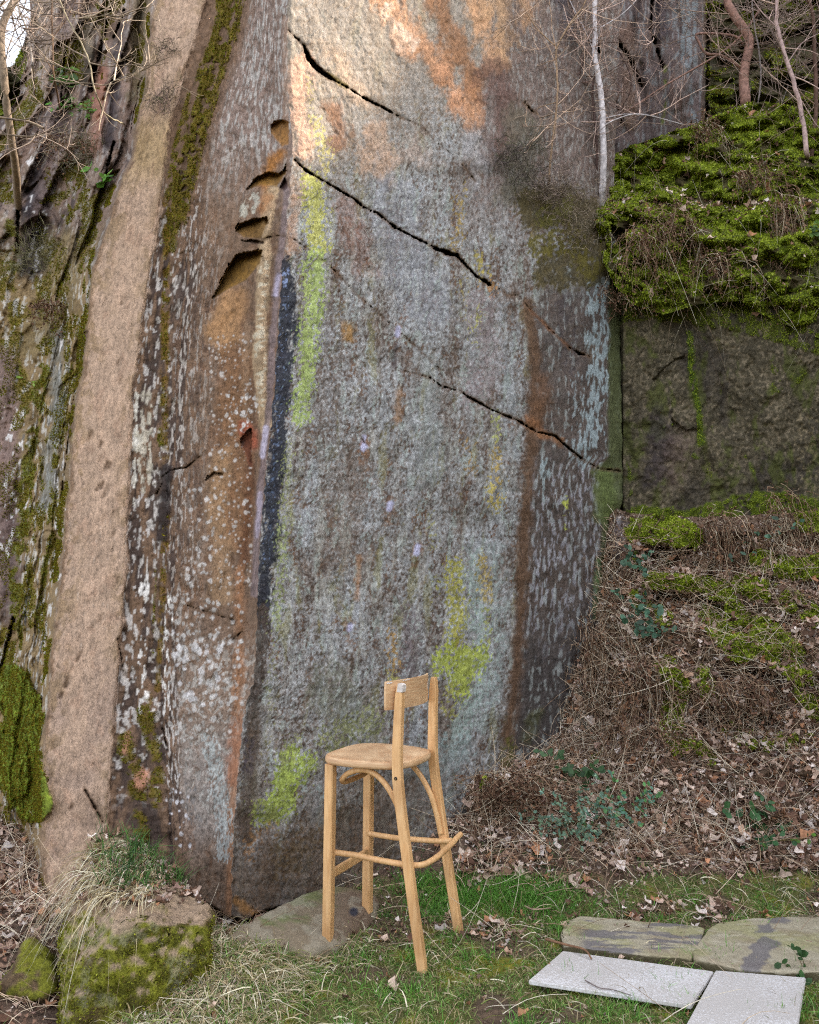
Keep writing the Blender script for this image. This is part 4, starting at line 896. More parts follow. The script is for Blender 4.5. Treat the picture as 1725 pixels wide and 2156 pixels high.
for (u, z, h, w) in [(-.62, 1.01, .020, .0022), (-.66, 1.0, .009, .0025), (-.60, 1.024, .008, .002), (.93, 1.052, .004, .012), (.5, 1.0545, .002, .02)]:
    pv = [bk(u - w / .2, z - h / 2, -.0012), bk(u + w / .2, z - h / 2, -.0012), bk(u + w / .2 + .01, z + h / 2, -.0012), bk(u - w / .2 + .01, z + h / 2, -.0012)]
    pv2 = [p_ + FW * .0008 for p_ in pv]
    wpart('paint_chip', pv + pv2, [(0, 1, 2, 3), (7, 6, 5, 4), (0, 1, 5, 4), (1, 2, 6, 5), (2, 3, 7, 6), (3, 0, 4, 7)], M_PAINT, cols=np.tile(lin((228, 226, 228)), (8, 1)))
def catmull(p, k=10):
    p = [np.asarray(a, float) for a in p]; p = [2 * p[0] - p[1]] + p + [2 * p[-1] - p[-2]]; out = []
    for i in range(1, len(p) - 2):
        for t in np.linspace(0, 1, k, endpoint=False):
            a, b, c, d = p[i - 1:i + 3]; out.append(.5 * ((2 * b) + (-a + c) * t + (2 * a - 5 * b + 4 * c - d) * t * t + (-a + 3 * b - 3 * c + d) * t ** 3))
    out.append(p[-2]); return np.array(out)
def hoop(name, pts, r):
    P_ = catmull(pts, 8); V, q, _ = tubes([P_], r, r, 12); K = len(P_); q = list(map(tuple, q)); n0 = len(V)
    V = np.concatenate([V, P_[:1], P_[-1:]]); t = [(n0, (i + 1) % 12, i) for i in range(12)] + [(n0 + 1, (K - 1) * 12 + i, (K - 1) * 12 + (i + 1) % 12) for i in range(12)]
    o = np_mesh(name, V, q, None, M_WOOD, tris=t); keep(o, stool); return o
hp = [(-.150, .153, .40), (-.135, .151, .47), (-.105, .149, .56), (-.05, .146, .645), (.01, .142, .690), (.07, .138, .698), (.13, .135, .680), (.165, .128, .650), (.176, .09, .632), (.178, .03, .628)]
hoop('bentwood_hoop', [stl(*a) for a in hp] + [stl(a[0], -a[1], a[2]) for a in hp[::-1]], .0112)
rg_ = [(.19, .142, .365), (.10, .130, .362), (.0, .138, .36), (-.10, .148, .362), (-.165, .152, .366), (-.205, .135, .370), (-.222, .07, .376), (-.226, 0, .382), (-.226, -.08, .388), (-.222, -.15, .394), (-.222, -.196, .399)]
hoop('foot_ring', [stl(*a) for a in rg_], .0115)
hoop('foot_rail', [stl(*a) for a in [(.19, -.145, .365), (.05, -.137, .366), (-.08, -.146, .370), (-.155, -.153, .374), (-.20, -.150, .382)]], .0115)
V, q = beam([stl(.194, .148, .285), stl(.194, -.148, .285)], .008, .017, FW, zA); wpart('stretcher', V, q)

# ------------------------------------------------------------------ stones and boards
from mathutils import noise as MN
def stone(name, pts, colfn, m, bev=.02, cuts=5, amp=.012, sc=9, seed=0, amp2=.004):
    bm = bmesh.new()
    for p in pts: bm.verts.new(p)
    r = bmesh.ops.convex_hull(bm, input=bm.verts)
    bmesh.ops.delete(bm, geom=[v for v in bm.verts if not v.link_faces], context='VERTS')
    bmesh.ops.bevel(bm, geom=list(bm.edges), offset=bev, segments=3, profile=.6, affect='EDGES')
    bmesh.ops.triangulate(bm, faces=bm.faces)
    for _ in range(cuts):
        es = [e for e in bm.edges if e.calc_length() > .016]
        if not es or len(bm.verts) > 60000: break
        bmesh.ops.subdivide_edges(bm, edges=es, cuts=1, use_grid_fill=False); bmesh.ops.triangulate(bm, faces=[f for f in bm.faces if len(f.verts) > 3])
    bm.normal_update(); off = Vector((seed * 7.3, seed * 3.1, 0)); cl = []
    mv = {}
    for v in bm.verts:
        p = v.co * sc + off
        mv[v] = v.normal * (amp * MN.fractal(p, .6, 2, 4) + amp2 * MN.fractal(p * 7, .7, 2, 2))
    for v, d in mv.items(): v.co += d
    bm.normal_update()
    me = bpy.data.meshes.new(name)
    cl = np.array([colfn(v.co, v.normal) for v in bm.verts]); bm.to_mesh(me); bm.free()
    ca = me.color_attributes.new('Col', 'FLOAT_COLOR', 'POINT'); c = np.ones((len(cl), 4), np.float32); c[:, :3] = cl * ALB; ca.data.foreach_set('color', c.ravel())
    me.polygons.foreach_set('use_smooth', np.ones(len(me.polygons), bool)); me.materials.append(m)
    o = bpy.data.objects.new(name, me); SC.collection.objects.link(o)
    vs = np.empty(len(me.vertices) * 3); me.vertices.foreach_get('co', vs); ns = np.empty(len(me.vertices) * 3); me.vertices.foreach_get('normal', ns)
    return o, vs.reshape(-1, 3), ns.reshape(-1, 3)
def mixc(*st):
    c = lin(st[0]).copy()
    for col, k in st[1:]: k = min(max(k, 0), 1); c = c * (1 - k) + lin(col) * k
    return c
def fr(p, s, o=0): return MN.fractal(Vector(p) * s + Vector((o, o * 2, 0)), .6, 2, 4)
def block_col(p, nn):
    px, py = proj(np.array(p))
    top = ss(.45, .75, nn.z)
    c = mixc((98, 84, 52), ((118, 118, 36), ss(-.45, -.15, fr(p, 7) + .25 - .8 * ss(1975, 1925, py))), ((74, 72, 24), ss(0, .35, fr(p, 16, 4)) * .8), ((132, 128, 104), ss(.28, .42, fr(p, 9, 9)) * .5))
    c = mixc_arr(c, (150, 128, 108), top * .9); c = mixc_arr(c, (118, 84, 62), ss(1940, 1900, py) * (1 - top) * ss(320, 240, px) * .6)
    c = mixc_arr(c, (158, 156, 134), ss(26, 14, np.hypot(px - 372, (py - 2085))) * ss(-.1, .2, fr(p, 60)))
    return c
def mixc_arr(c, col, k): k = min(max(float(k), 0), 1); return c * (1 - k) + lin(col) * k
def lo(pts, z=-.12): return [(p[0], p[1], z) for p in pts]
tp = [P(285, 1955, 2.93), P(290, 1930, 2.95), P(362, 1932, 2.97), P(442, 1942, 3.03), P(446, 1915, 3.12), P(340, 1885, 3.25), P(300, 1790, 3.5), P(222, 1752, 3.5), P(186, 1778, 3.42), P(150, 1850, 3.26), P(138, 1930, 3.1), P(200, 1915, 2.98), P(250, 1958, 2.9)]
bt = lo([P(270, 2150, 2.80), P(450, 2010, 3.0), P(300, 1790, 3.5), P(215, 1770, 3.5), P(140, 1950, 3.2), P(120, 2150, 2.78)])
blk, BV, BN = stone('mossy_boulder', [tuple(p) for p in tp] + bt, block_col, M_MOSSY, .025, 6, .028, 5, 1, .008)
tag(blk, 'squat mossy boulder with a bare flat top under drooping dry grass', 'boulder')
def slab_col(p, nn):
    px, py = proj(np.array(p)); c = mixc((136, 122, 102), ((118, 122, 82), ss(-.1, .3, fr(p, 4))), ((112, 92, 78), ss(640, 760, px) * .8), ((164, 156, 138), ss(.15, .4, fr(p, 9, 3)) * .5))
    return mixc_arr(c, (60, 60, 70), ss(1, .6, math.hypot((px - 745) / 12, (py - 1920) / 12)) )
ps = [P(462, 1985, 3.30), P(520, 2015, 3.24), P(640, 2010, 3.26), P(700, 1985, 3.36), P(790, 1945, 3.66), P(800, 1880, 3.85), P(700, 1862, 3.86), P(600, 1895, 3.62), P(520, 1930, 3.44)]
ps = [np.array([p[0], p[1], min(p[2], .2)]) for p in ps]
o, _, _ = stone('sloping_stone', [tuple(p) for p in ps] + lo(ps), slab_col, M_SLAB, .03, 5, .012, 4, 2, .003); tag(o, 'broad low greenish brown stone lying between the cliff foot and the stool', 'stone')
def flat(pxs, top, bot=-.05): 
    t_ = [tuple(G(x, y, top)) for x, y in pxs]; return t_ + [(x * 1.0, y, bot) for x, y, z in t_]
def sla(kind):
    def f(p, nn):
        px, py = proj(np.array(p))
        c = mixc((168, 158, 136), ((158, 152, 116), ss(-.1, .3, fr(p, 3))), ((142, 126, 104), ss(.0, .4, fr(p, 8, 5)) * .5), ((188, 180, 160), ss(.2, .5, fr((p[0], p[1] * 4, 0), 6, 7)) * .5))
        if kind == 1: k = ss(-.05, .12, fr((p[0] * 1.0, p[1] * 5, 0), 3.2, 2) - .012 * abs(py - 1975) + .10) * ss(1210, 1240, px)
        else:
            cx = np.interp(py, [1925, 1950, 1990, 2035], [1640, 1618, 1606, 1590]); k = ss(24, 14, abs(px - cx) + 30 * fr(p, 9)) 
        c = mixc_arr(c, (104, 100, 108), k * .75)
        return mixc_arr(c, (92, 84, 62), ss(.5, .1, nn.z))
    return f
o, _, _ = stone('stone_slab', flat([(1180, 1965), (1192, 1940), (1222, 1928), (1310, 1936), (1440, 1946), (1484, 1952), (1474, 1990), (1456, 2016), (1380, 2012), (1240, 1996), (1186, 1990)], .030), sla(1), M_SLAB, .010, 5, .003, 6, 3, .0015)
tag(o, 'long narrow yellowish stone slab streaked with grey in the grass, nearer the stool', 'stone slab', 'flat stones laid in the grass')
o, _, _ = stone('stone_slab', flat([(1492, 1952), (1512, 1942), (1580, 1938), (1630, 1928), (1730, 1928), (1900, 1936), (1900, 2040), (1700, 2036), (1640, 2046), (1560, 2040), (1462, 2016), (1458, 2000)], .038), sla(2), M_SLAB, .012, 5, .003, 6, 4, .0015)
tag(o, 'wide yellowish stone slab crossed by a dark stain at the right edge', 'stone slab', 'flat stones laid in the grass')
M_BOARD, nt, b = mat('pale_mottled_board'); L = nt.links
tc = nd(nt, 'ShaderNodeTexCoord'); n1_ = nd(nt, 'ShaderNodeTexNoise', Scale=130, Detail=3, Roughness=.7, Distortion=.6); n2_ = nd(nt, 'ShaderNodeTexNoise', Scale=3.0, Detail=2)
L.new(tc.outputs['Object'], n1_.inputs['Vector']); L.new(tc.outputs['Object'], n2_.inputs['Vector'])
r_ = nd(nt, 'ShaderNodeValToRGB'); r_.color_ramp.elements[0].position = .50; r_.color_ramp.elements[0].color = (*lin((190, 184, 180)), 1); r_.color_ramp.elements[1].position = .60; r_.color_ramp.elements[1].color = (*lin((216, 213, 214)), 1)
ad = nd(nt, 'ShaderNodeMath', operation='MULTIPLY_ADD'); L.new(n2_.outputs[0], ad.inputs[0]); ad.inputs[1].default_value = .6; L.new(n1_.outputs[0], ad.inputs[2])
sb_ = nd(nt, 'ShaderNodeMath', operation='SUBTRACT'); L.new(ad.outputs[0], sb_.inputs[0]); sb_.inputs[1].default_value = .29
L.new(sb_.outputs[0], r_.inputs[0]); L.new(r_.outputs[0], b.inputs['Base Color']); b.inputs['Roughness'].default_value = .45
def board(c4, top, th, label):
    t_ = [np.array(G(x, y, top)) for x, y in c4]; bm = bmesh.new()
    vt = [bm.verts.new(p) for p in t_]; vb = [bm.verts.new(p - np.array([0, 0, th])) for p in t_]
    bm.faces.new(vt); bm.faces.new(vb[::-1])
    for i in range(4): bm.faces.new((vt[i], vb[i], vb[(i + 1) % 4], vt[(i + 1) % 4]))
    bmesh.ops.recalc_face_normals(bm, faces=bm.faces); bmesh.ops.bevel(bm, geom=list(bm.edges), offset=.003, segments=2, affect='EDGES')
    me = bpy.data.meshes.new('paving_board'); bm.to_mesh(me); bm.free(); me.materials.append(M_BOARD)
    o = bpy.data.objects.new('paving_board', me); SC.collection.objects.link(o); tag(o, label, 'board', 'pale mottled boards lying in the grass'); return o
board([(1113, 2064), (1185, 2002), (1503, 2045), (1456, 2116)], .036, .016, 'pale mottled board lying lengthwise in the grass in front of the narrow stone slab')
board([(1507, 2043), (1697, 2058), (1672, 2215), (1424, 2196)], .038, .016, 'pale mottled board cut off by the bottom of the photo at the right corner')

def stick(name, label, pts, z, r, col):
    p_ = catmull([G(x, y, z + dz) for x, y, dz in pts], 6); o = tube_obj(name, [(p_, r, r * .6)], col, None, 6, .05); tag(o, label, 'stick'); return o
# ------------------------------------------------------------------ bare trees
def branchlets(base, direction, length, depth, out, r, up=.15, wig=.35, K=7, rr=None):
    rr = rr or random
    p = np.array(base, float); d = np.array(direction, float); d /= np.linalg.norm(d) + 1e-9; path = [p.copy()]
    for k in range(K - 1):
        d = d + np.array([rr.gauss(0, wig), rr.gauss(0, wig * .6), rr.gauss(0, wig) + up]) * .35; d /= np.linalg.norm(d)
        p = p + d * length / (K - 1); path.append(p.copy())
    out.append((np.array(path), r, r * .35))
    if depth > 0:
        for _ in range(rr.choice([2, 3, 3, 4])):
            k = rr.randint(1, K - 1); dd = d * .5 + np.array([rr.gauss(0, .8), rr.gauss(0, .5), rr.gauss(.15, .6)])
            branchlets(path[k], dd, length * rr.uniform(.4, .7), depth - 1, out, max(r * .6, .0015), up, wig, K, rr)
def tube_obj(name, segs, col, parent=None, sides=5, var=.2, m=None):
    """segs: list of (path, r0, r1) all with the same K"""
    K = max(len(s[0]) for s in segs); paths = np.array([resample(s[0], K) for s in segs])
    V, q, n1 = tubes(paths, np.array([s[1] for s in segs]), np.array([s[2] for s in segs]), sides)
    C = np.repeat(jit([col] if not isinstance(col[0], (tuple, list)) else col, len(segs), var), n1, axis=0)
    o = np_mesh(name, V, q, C, m or M_BARK)
    if parent is not None: keep(o, parent)
    return o
def px3(pts, Y):
    return np.array([P(p[0], p[1], (p[2] if len(p) > 2 else Y)) for p in pts])
def bare_tree(name, label, cat, trunk, Y, w0, w1, col, limbs=(), twigs=26, tl=.5, depth=2, seed=1, tcol=(120, 100, 88), group=None):
    rr = random.Random(seed); tpth = catmull(px3(trunk, Y), 8); tpth = tpth + np.stack([.006 * fbm(np.arange(len(tpth)) / 4, np.zeros(len(tpth)) + seed + i, 2) for i in range(3)], -1)
    root = empty(name, tuple(tpth[0])); tag(root, label, cat, group)
    r0 = w0 / 2 * Y / F; r1 = w1 / 2 * Y / F
    o = tube_obj('trunk', [(tpth, r0, r1)], col, root, 10, .02)
    L_s = [(catmull(px3(l[0], Y), 6), l[1] / 2 * Y / F, l[2] / 2 * Y / F) for l in limbs]
    if L_s: [tube_obj('limb', [l_], col, root, 7, .08) for l_ in L_s]
    tw = []
    starts = [(tpth, .35)] * twigs + [(l[0], .2) for l in L_s for _ in range(5)]
    for pth, lo_ in starts:
        k = rr.randint(int(len(pth) * lo_), len(pth) - 1)
        branchlets(pth[k], (rr.gauss(0, 1), rr.gauss(0, .35), rr.gauss(.2, .6)), tl * rr.uniform(.5, 1.3), depth, tw, rr.uniform(.0026, .0050), rr=rr)
    if tw: tube_obj('twigs', tw, [tuple(min(235, c_ * 1.18 + 8) for c_ in tcol), tcol, tuple(min(220, c_ * 1.35 + 10) for c_ in tcol)], root, 4, .25)
    return root
GT = 'slender bare trees on the rock ledge'
bare_tree('birch_tree', 'slim white-barked birch rising from the mossy ledge beside the cliff', 'tree', [(1266, 450, 5.85), (1266, 432, 5.6), (1271, 340), (1269, 272), (1267, 200), (1255, 132), (1253, 80), (1253, 0), (1262, -120), (1258, -300)], 5.5, 15, 9, (196, 188, 190),
          [([(1262, 60), (1310, 30), (1350, -10)], 3.4, 2), ([(1256, 120), (1230, 60), (1200, 0), (1180, -60)], 3, 2), ([(1266, 268), (1300, 250), (1350, 240), (1440, 262)], 3, 1.5), ([(1270, 250), (1316, 240), (1380, 244)], 2.5, 1.2)], 26, .5, 2, 3, (150, 128, 118), GT)
bare_tree('sapling', 'thin pale forked sapling hanging left of the white birch', 'sapling', [(1156, 392, surfY(1156, 392) + .03), (1156, 378, surfY(1156, 380) - .06), (1160, 330), (1171, 240), (1174, 170), (1173, 100), (1200, 50), (1235, 0), (1250, -60)], 5.2, 5, 3, (150, 124, 100), [([(1173, 100), (1130, 58), (1100, 8), (1080, -40)], 3, 2), ([(1171, 215), (1130, 230), (1140, 260), (1110, 320)], 2, 1)], 14, .42, 2, 4, (150, 128, 112), GT)
bare_tree('dark_sapling', 'thin dark stem twisting close behind the white birch', 'sapling', [(1262, 440, 5.9), (1258, 380, 5.62), (1256, 290), (1248, 200), (1254, 140), (1240, 80), (1205, 20), (1190, -60)], 5.55, 6, 4, (82, 64, 60), [([(1300, 100), (1325, 150), (1328, 190), (1308, 240), (1335, 296)], 3.4, 2), ([(1232, 120), (1215, 180), (1228, 260)], 2.6, 1.6)], 12, .4, 2, 5, (100, 80, 74), GT)
bare_tree('pink_barked_tree', 'thick crooked pinkish-brown tree trunk at the top right', 'tree', [(1571, 236, 6.4), (1571, 222), (1567, 172), (1569, 140), (1579, 88), (1563, 56), (1543, 24), (1531, -8), (1528, -120)], 6.15, 24, 15, (156, 120, 108), [([(1560, 142), (1519, 116), (1487, 112), (1470, 84), (1466, 72), (1500, 70), (1548, 76), (1565, 92)], 6, 5), ([(1319, 236), (1400, 180), (1507, 118), (1560, 76), (1600, 20)], 3.2, 5)], 16, .6, 2, 6, (128, 108, 98), GT)
bare_tree('right_birch', 'leaning pale reddish birch stem near the right edge', 'tree', [(1700, 334, surfY(1700, 334) + .05), (1699, 318, surfY(1700, 320) - .08), (1692, 262), (1683, 216), (1667, 160), (1647, 92), (1635, 48), (1636, 0), (1630, -120)], 5.75, 11, 6, (176, 150, 146), [([(1660, 130), (1690, 90), (1725, 70)], 2.6, 1.6), ([(1640, 60), (1600, 20), (1570, -30)], 2.6, 1.5)], 18, .55, 2, 7, (138, 118, 110), GT)
bare_tree('brown_tree', 'dark brown stem at the far right edge beside the leaning birch', 'tree', [(1708, 340, surfY(1708, 340) + .05), (1709, 325, surfY(1708, 325) - .06), (1717, 250), (1719, 200), (1716, 120), (1711, 24), (1695, -20), (1690, -120)], 5.8, 10, 6, (96, 72, 62), (), 14, .5, 2, 8, (112, 90, 80), GT)
bare_tree('grey_sapling', 'thin grey upright stem between the two thick trunks at the top right', 'sapling', [(1596, 236, 6.35), (1596, 222), (1602, 160), (1599, 110), (1588, 48), (1584, 0), (1580, -80)], 6.1, 4, 3, (132, 122, 120), ([([(1640, 460), (1618, 330), (1636, 250), (1660, 180)], 2, 1.5)]), 14, .5, 2, 29, (130, 112, 104), GT)
GT = 'bare trees in front of the cliff at the top left'
bare_tree('grey_tree', 'thick grey trunk crossing the top left corner of the photo', 'tree', [(38, 440, surfY(38, 440) + .05), (36, 400, 4.6), (30, 330, 4.25), (18, 252, 4.1), (8, 150), (3, 72), (14, 30), (30, 0), (50, -80)], 4.0, 22, 15, (128, 112, 96), [([(92, 270), (60, 256), (20, 250), (-20, 244)], 6, 4), ([(80, 276), (70, 287), (30, 285), (-20, 280)], 4.6, 3), ([(0, 80), (-12, 30), (10, 0)], 6, 4)], 12, .34, 2, 12, (112, 98, 88), GT)
bare_tree('brown_sapling', 'thin brown upright stem ending by the glossy green leaves at the top left', 'sapling', [(128, 238, surfY(128, 238) + .05), (122, 205, 4.2), (112, 155), (110, 72), (108, 0), (104, -90)], 3.9, 7, 4, (104, 82, 66), [([(112, 150), (80, 100), (50, 60), (20, 20)], 3, 1.6), ([(110, 80), (140, 40), (160, 0)], 2.4, 1.4)], 10, .34, 2, 13, (112, 96, 86), GT)
bare_tree('arching_sapling', 'long thin pale stem arching down in front of the reddish rock at the top left', 'sapling', [(262, 262, surfY(262, 262) + .03), (245, 254, 4.1), (222, 238, 3.95), (203, 200), (192, 151), (184, 119), (158, 65), (133, 22), (118, -30)], 3.8, 4.4, 3.4, (146, 134, 112), [([(250, 10), (238, 24), (200, 36), (150, 38)], 1.8, 1.4), ([(222, 180), (260, 160), (312, 146)], 1.4, .8)], 6, .34, 2, 14, (124, 110, 96), GT)
bare_tree('twiggy_tree', 'light bare branches spreading over the patch of sky at the top left corner', 'tree', [(72, 200, surfY(72, 200) + .05), (70, 150), (66, 110), (56, 60), (40, 20), (30, -60)], 4.6, 6, 4, (150, 138, 128), (), 20, .4, 2, 15, (110, 98, 90), GT)

# ------------------------------------------------------------------ small plants
stick('stick', 'brown bent stick poking over the near edge of the narrow stone slab', [(1150, 1978, .01), (1195, 1990, .02), (1232, 2000, .03), (1246, 2020, .01)], .03, .0055, (128, 96, 74))
stick('stick', 'thin grey forked twig lying across the lengthwise pale board', [(1232, 2064, .004), (1262, 2080, .004), (1290, 2084, .004), (1330, 2096, .004)], .037, .0022, (110, 98, 96))
stick('stick', 'short pale stick in the grass left of the narrow stone slab', [(1105, 1908, .01), (1125, 1915, .02), (1160, 1912, .015)], .015, .004, (170, 146, 124))
tm, _, _ = stone('mossy_hummock', [tuple(P(x, y, Y_)) for x, y, Y_ in [(20, 2030, 3.0), (60, 1975, 3.1), (100, 1985, 3.1), (118, 2060, 3.0), (90, 2110, 2.95), (30, 2110, 2.95), (70, 1990, 3.3)]] + [(-1.5, 3.0, -.05), (-1.25, 3.0, -.05), (-1.35, 3.3, -.05)], lambda p, nn: mixc((92, 74, 54), ((112, 112, 34), ss(-.2, .2, fr(p, 9)))), M_MOSSY, .02, 5, .02, 7, 6, .006)
tag(tm, 'low mossy hummock in the bare soil at the lower left edge', 'hummock')
def wiry_bush(name, label, px, py, Y, r, nn, col, seed, flat_=.5, cat='shrub'):
    rr = random.Random(seed); c = P(px, py, Y); segs = []
    for _ in range(nn):
        d = np.array([rr.gauss(0, 1), rr.gauss(-.5, .4), rr.gauss(-.05, .8)]); branchlets(c + np.array([rr.gauss(0, r * .3), rr.gauss(-.02, .02), rr.gauss(0, r * flat_ * .5)]), d, r * rr.uniform(.4, .9), 1, segs, .0013, .0, .8, 6, rr)
    root = empty(name, tuple(c)); tag(root, label, cat); tube_obj('stems', segs, col, root, 3, .3); return root
wiry_bush('heather', 'small wiry heather clump hanging on the pink slab, the upper one', 348, 108, cliffY(348, 108) - .02, .12, 34, [(86, 84, 60), (104, 84, 82)], 21)
wiry_bush('heather', 'larger wiry heather clump lower down on the pink slab', 338, 215, cliffY(338, 215) - .02, .15, 60, [(80, 78, 56), (98, 80, 78)], 22)
wiry_bush('heather', 'grey wiry clump in the moss beside the upper left rock face', 130, 290, cliffY(130, 290) - .05, .2, 100, [(104, 88, 88), (120, 106, 100)], 23)
wiry_bush('heather', 'dark straggly bush on the main rock face left of the mossy patch', 1085, 345, cliffY(1085, 345) - .03, .27, 95, [(86, 78, 76), (74, 76, 52), (112, 98, 96)], 24)
wiry_bush('heather', 'pale dry roots and stems spilling over the rock lip under the thin sapling', 1165, 400, cliffY(1165, 400) - .06, .24, 110, [(112, 96, 88), (150, 134, 120)], 25)
wiry_bush('dry_roots', 'tangle of pale roots hanging off the ledge at the birch foot', 1215, 470, cliffY(1215, 470) - .07, .22, 90, [(158, 144, 126), (120, 104, 92)], 26, 1.0, 'roots')
wiry_bush('heather', 'wispy grey-green clump among the left mossy rocks', 190, 330, cliffY(190, 330) - .06, .22, 90, [(140, 134, 116), (100, 96, 62)], 27)
wiry_bush('heather', 'wispy straw clump on the left rock below the dark streaks', 85, 545, cliffY(85, 545) - .06, .24, 100, [(138, 130, 104), (100, 98, 64)], 28)
def leafy(name, label, px, py, Y, stems, leaf, nleaf, col, seed, spread=.1, droop=0., cat='plant'):
    Y = surfY(px, py) - .08; rr = random.Random(seed); c = P(px, py, Y); segs = []; pos = []; nr = []
    for _ in range(stems):
        s_ = []; branchlets(c, (rr.gauss(0, 1), rr.gauss(-.6, .4), rr.gauss(.4 - droop, .6)), spread * rr.uniform(.6, 1.4), 0, s_, .0016, .05 - droop * .4, .4, 7, rr); segs += s_
        pth = s_[0][0]
        for _ in range(nleaf): pos.append(pth[rr.randint(2, 6)]); nr.append((rr.gauss(0, .45), rr.gauss(-.75, .35), rr.gauss(.6, .4)))
    root = empty(name, tuple(c)); tag(root, label, cat); tube_obj('stems', segs, (98, 84, 52), root, 4, .2)
    nL = len(pos); V, q, C = scatter(LEAF_V, LEAF_Q, np.array(pos), np.array(nr), RNG.random(nL) * 6.3, leaf * RNG.uniform(.6, 1.25, nL), jit(col, nL, .2))
    o = np_mesh('leaves', V, q, C, M_LEAF); keep(o, root); return root
GRN = [(84, 116, 52), (100, 132, 58), (70, 96, 48)]; BL = [(66, 100, 78), (84, 120, 96), (58, 84, 64)]
leafy('rhododendron', 'glossy green leafy sprig on the rock behind the brown stem at the top left', 140, 178, 3.9, 8, .075, 5, GRN, 31, .12)
leafy('rhododendron', 'small bright green sprig just below the glossy one at the top left', 128, 228, 3.85, 4, .06, 4, [(96, 150, 50)], 32, .09)
leafy('fern', 'small green fern tuft left of the reddish rock', 180, 232, 4.2, 9, .03, 10, [(96, 130, 50), (112, 150, 60)], 33, .1)
leafy('sprig', 'bright green long-leaved sprig left of the pink slab', 222, 385, cliffY(222, 385) - .08, 4, .065, 4, [(96, 146, 50), (120, 160, 60)], 34, .10)
leafy('ivy_sprig', 'tiny yellow-green leaf sprig low on the left rocks', 58, 800, cliffY(58, 800) - .1, 2, .03, 3, [(120, 150, 40)], 35, .1)
leafy('holly', 'bluish green holly sprigs along the top of the mossy ledge', 1440, 238, 5.75, 10, .032, 9, BL, 36, .3)
leafy('holly', 'bluish green sprigs at the foot of the pink-barked trunk', 1530, 212, 5.9, 10, .032, 9, BL, 37, .22)
leafy('holly', 'small dark green sprig on a thin stem right of the white birch', 1325, 205, 5.2, 3, .05, 4, [(70, 110, 60)], 38, .1)
leafy('bramble', 'bluish bramble leaves beside the crack at the top of the bank', 1340, 1190, 4.95, 6, .045, 6, BL, 41, .16)
leafy('bramble', 'bluish bramble leaves in the middle of the trailing stem', 1345, 1268, 4.85, 5, .045, 6, BL, 42, .14)
leafy('bramble', 'bluish bramble leaves at the foot of the trailing stem above the dead leaves', 1355, 1340, 4.75, 7, .050, 6, BL, 43, .15)
leafy('bramble', 'sparse bluish leaves on the dry bracken below the right of the wall', 1600, 1150, 4.75, 5, .038, 4, BL, 44, .2)
leafy('bramble', 'green sprig at the right edge beside the mossy ledge', 1712, 500, 4.9, 4, .05, 5, GRN, 45, .14)
leafy('bramble', 'dark green leafy sprig at the lower right among the dead leaves', 1580, 1725, 4.0, 9, .05, 7, [(52, 88, 52), (66, 104, 60)], 46, .2)
leafy('bramble', 'dark green leaves among dry stems at the foot of the right bank', 1200, 1640, 4.25, 9, .045, 7, [(56, 88, 50), (70, 100, 60)], 47, .24)
leafy('ground_ivy', 'patch of small blue-green leaves spreading over the dead leaves right of the stool', 1215, 1735, 3.95, 34, .020, 13, [(110, 142, 124), (92, 122, 100), (124, 150, 120)], 48, .24)
leafy('ground_ivy', 'small blue-green leaves right of the larger ivy patch', 1320, 1712, 4.0, 14, .026, 10, [(96, 140, 118), (90, 140, 80)], 49, .2)
leafy('ivy_sprig', 'few bright leaves at the right edge of the leafy bank', 1640, 1770, 3.75, 5, .035, 4, [(90, 130, 50), (60, 100, 60)], 50, .14)
leafy('bramble', 'small dark leaves in the lawn in front of the stone slabs at right', 1690, 2040, 3.15, 5, .035, 5, [(60, 92, 50)], 51, .1)
# dead bracken hanging off the ledges
def bracken(px, py, Y, wpx, hpx, nn, label, seed, fan=.4):
    Y = surfY(px, py) - .12
    w = wpx * Y / F; h = hpx * Y / F; K = 7; t = np.linspace(0, 1, K); g_ = np.random.default_rng(seed)
    c = P(px, py, Y); x0 = g_.normal(0, w * .42, nn) + w * .4 * np.sign(g_.normal(0, 1, nn)) * (g_.random(nn) < .35); ln = h * g_.uniform(.15, 1.15, nn); dx = g_.normal(0, w * fan, nn) + x0 * .4; dy = -g_.uniform(.02, .16, nn)
    pth = np.empty((nn, K, 3)); cr = g_.normal(0, w * .5, (nn, 1)); pth[..., 0] = c[0] + x0[:, None] + dx[:, None] * t ** 1.3 + cr * np.sin(t * 3.0) * .6 + g_.normal(0, .010, (nn, K)); pth[..., 1] = c[1] + dy[:, None] * np.sin(t * 2.2) + g_.normal(0, .006, (nn, K)); pth[..., 2] = c[2] + g_.normal(0, h * .16, (nn, 1)) + ln[:, None] * (.25 * t - 1.25 * t ** 1.6) + g_.normal(0, .006, (nn, K))
    root = empty('dead_bracken', tuple(c)); tag(root, label, 'dead bracken', 'dead brown bracken hanging from the ledges')
    V, q, n1 = tubes(pth, g_.uniform(.0014, .0034, nn), np.full(nn, .001), 3); C = np.repeat(jit([(150, 122, 98), (184, 160, 134), (104, 78, 60), (206, 190, 166), (170, 140, 114)], nn, .2), n1, axis=0)
    keep(np_mesh('stems', V, q, C, M_DRY), root)
    nl = nn * 9; i = g_.integers(0, nn, nl); k = g_.integers(2, K, nl); pos = pth[i, k] + g_.normal(0, .012, (nl, 3))
    V, q, C = scatter(LEAF_V, LEAF_Q, pos, g_.normal(0, 1, (nl, 3)), g_.random(nl) * 6.3, g_.uniform(.008, .024, nl), jit([(112, 82, 66), (138, 106, 86), (90, 66, 54)], nl, .25))
    keep(np_mesh('fronds', V, q, C, M_DRY), root)
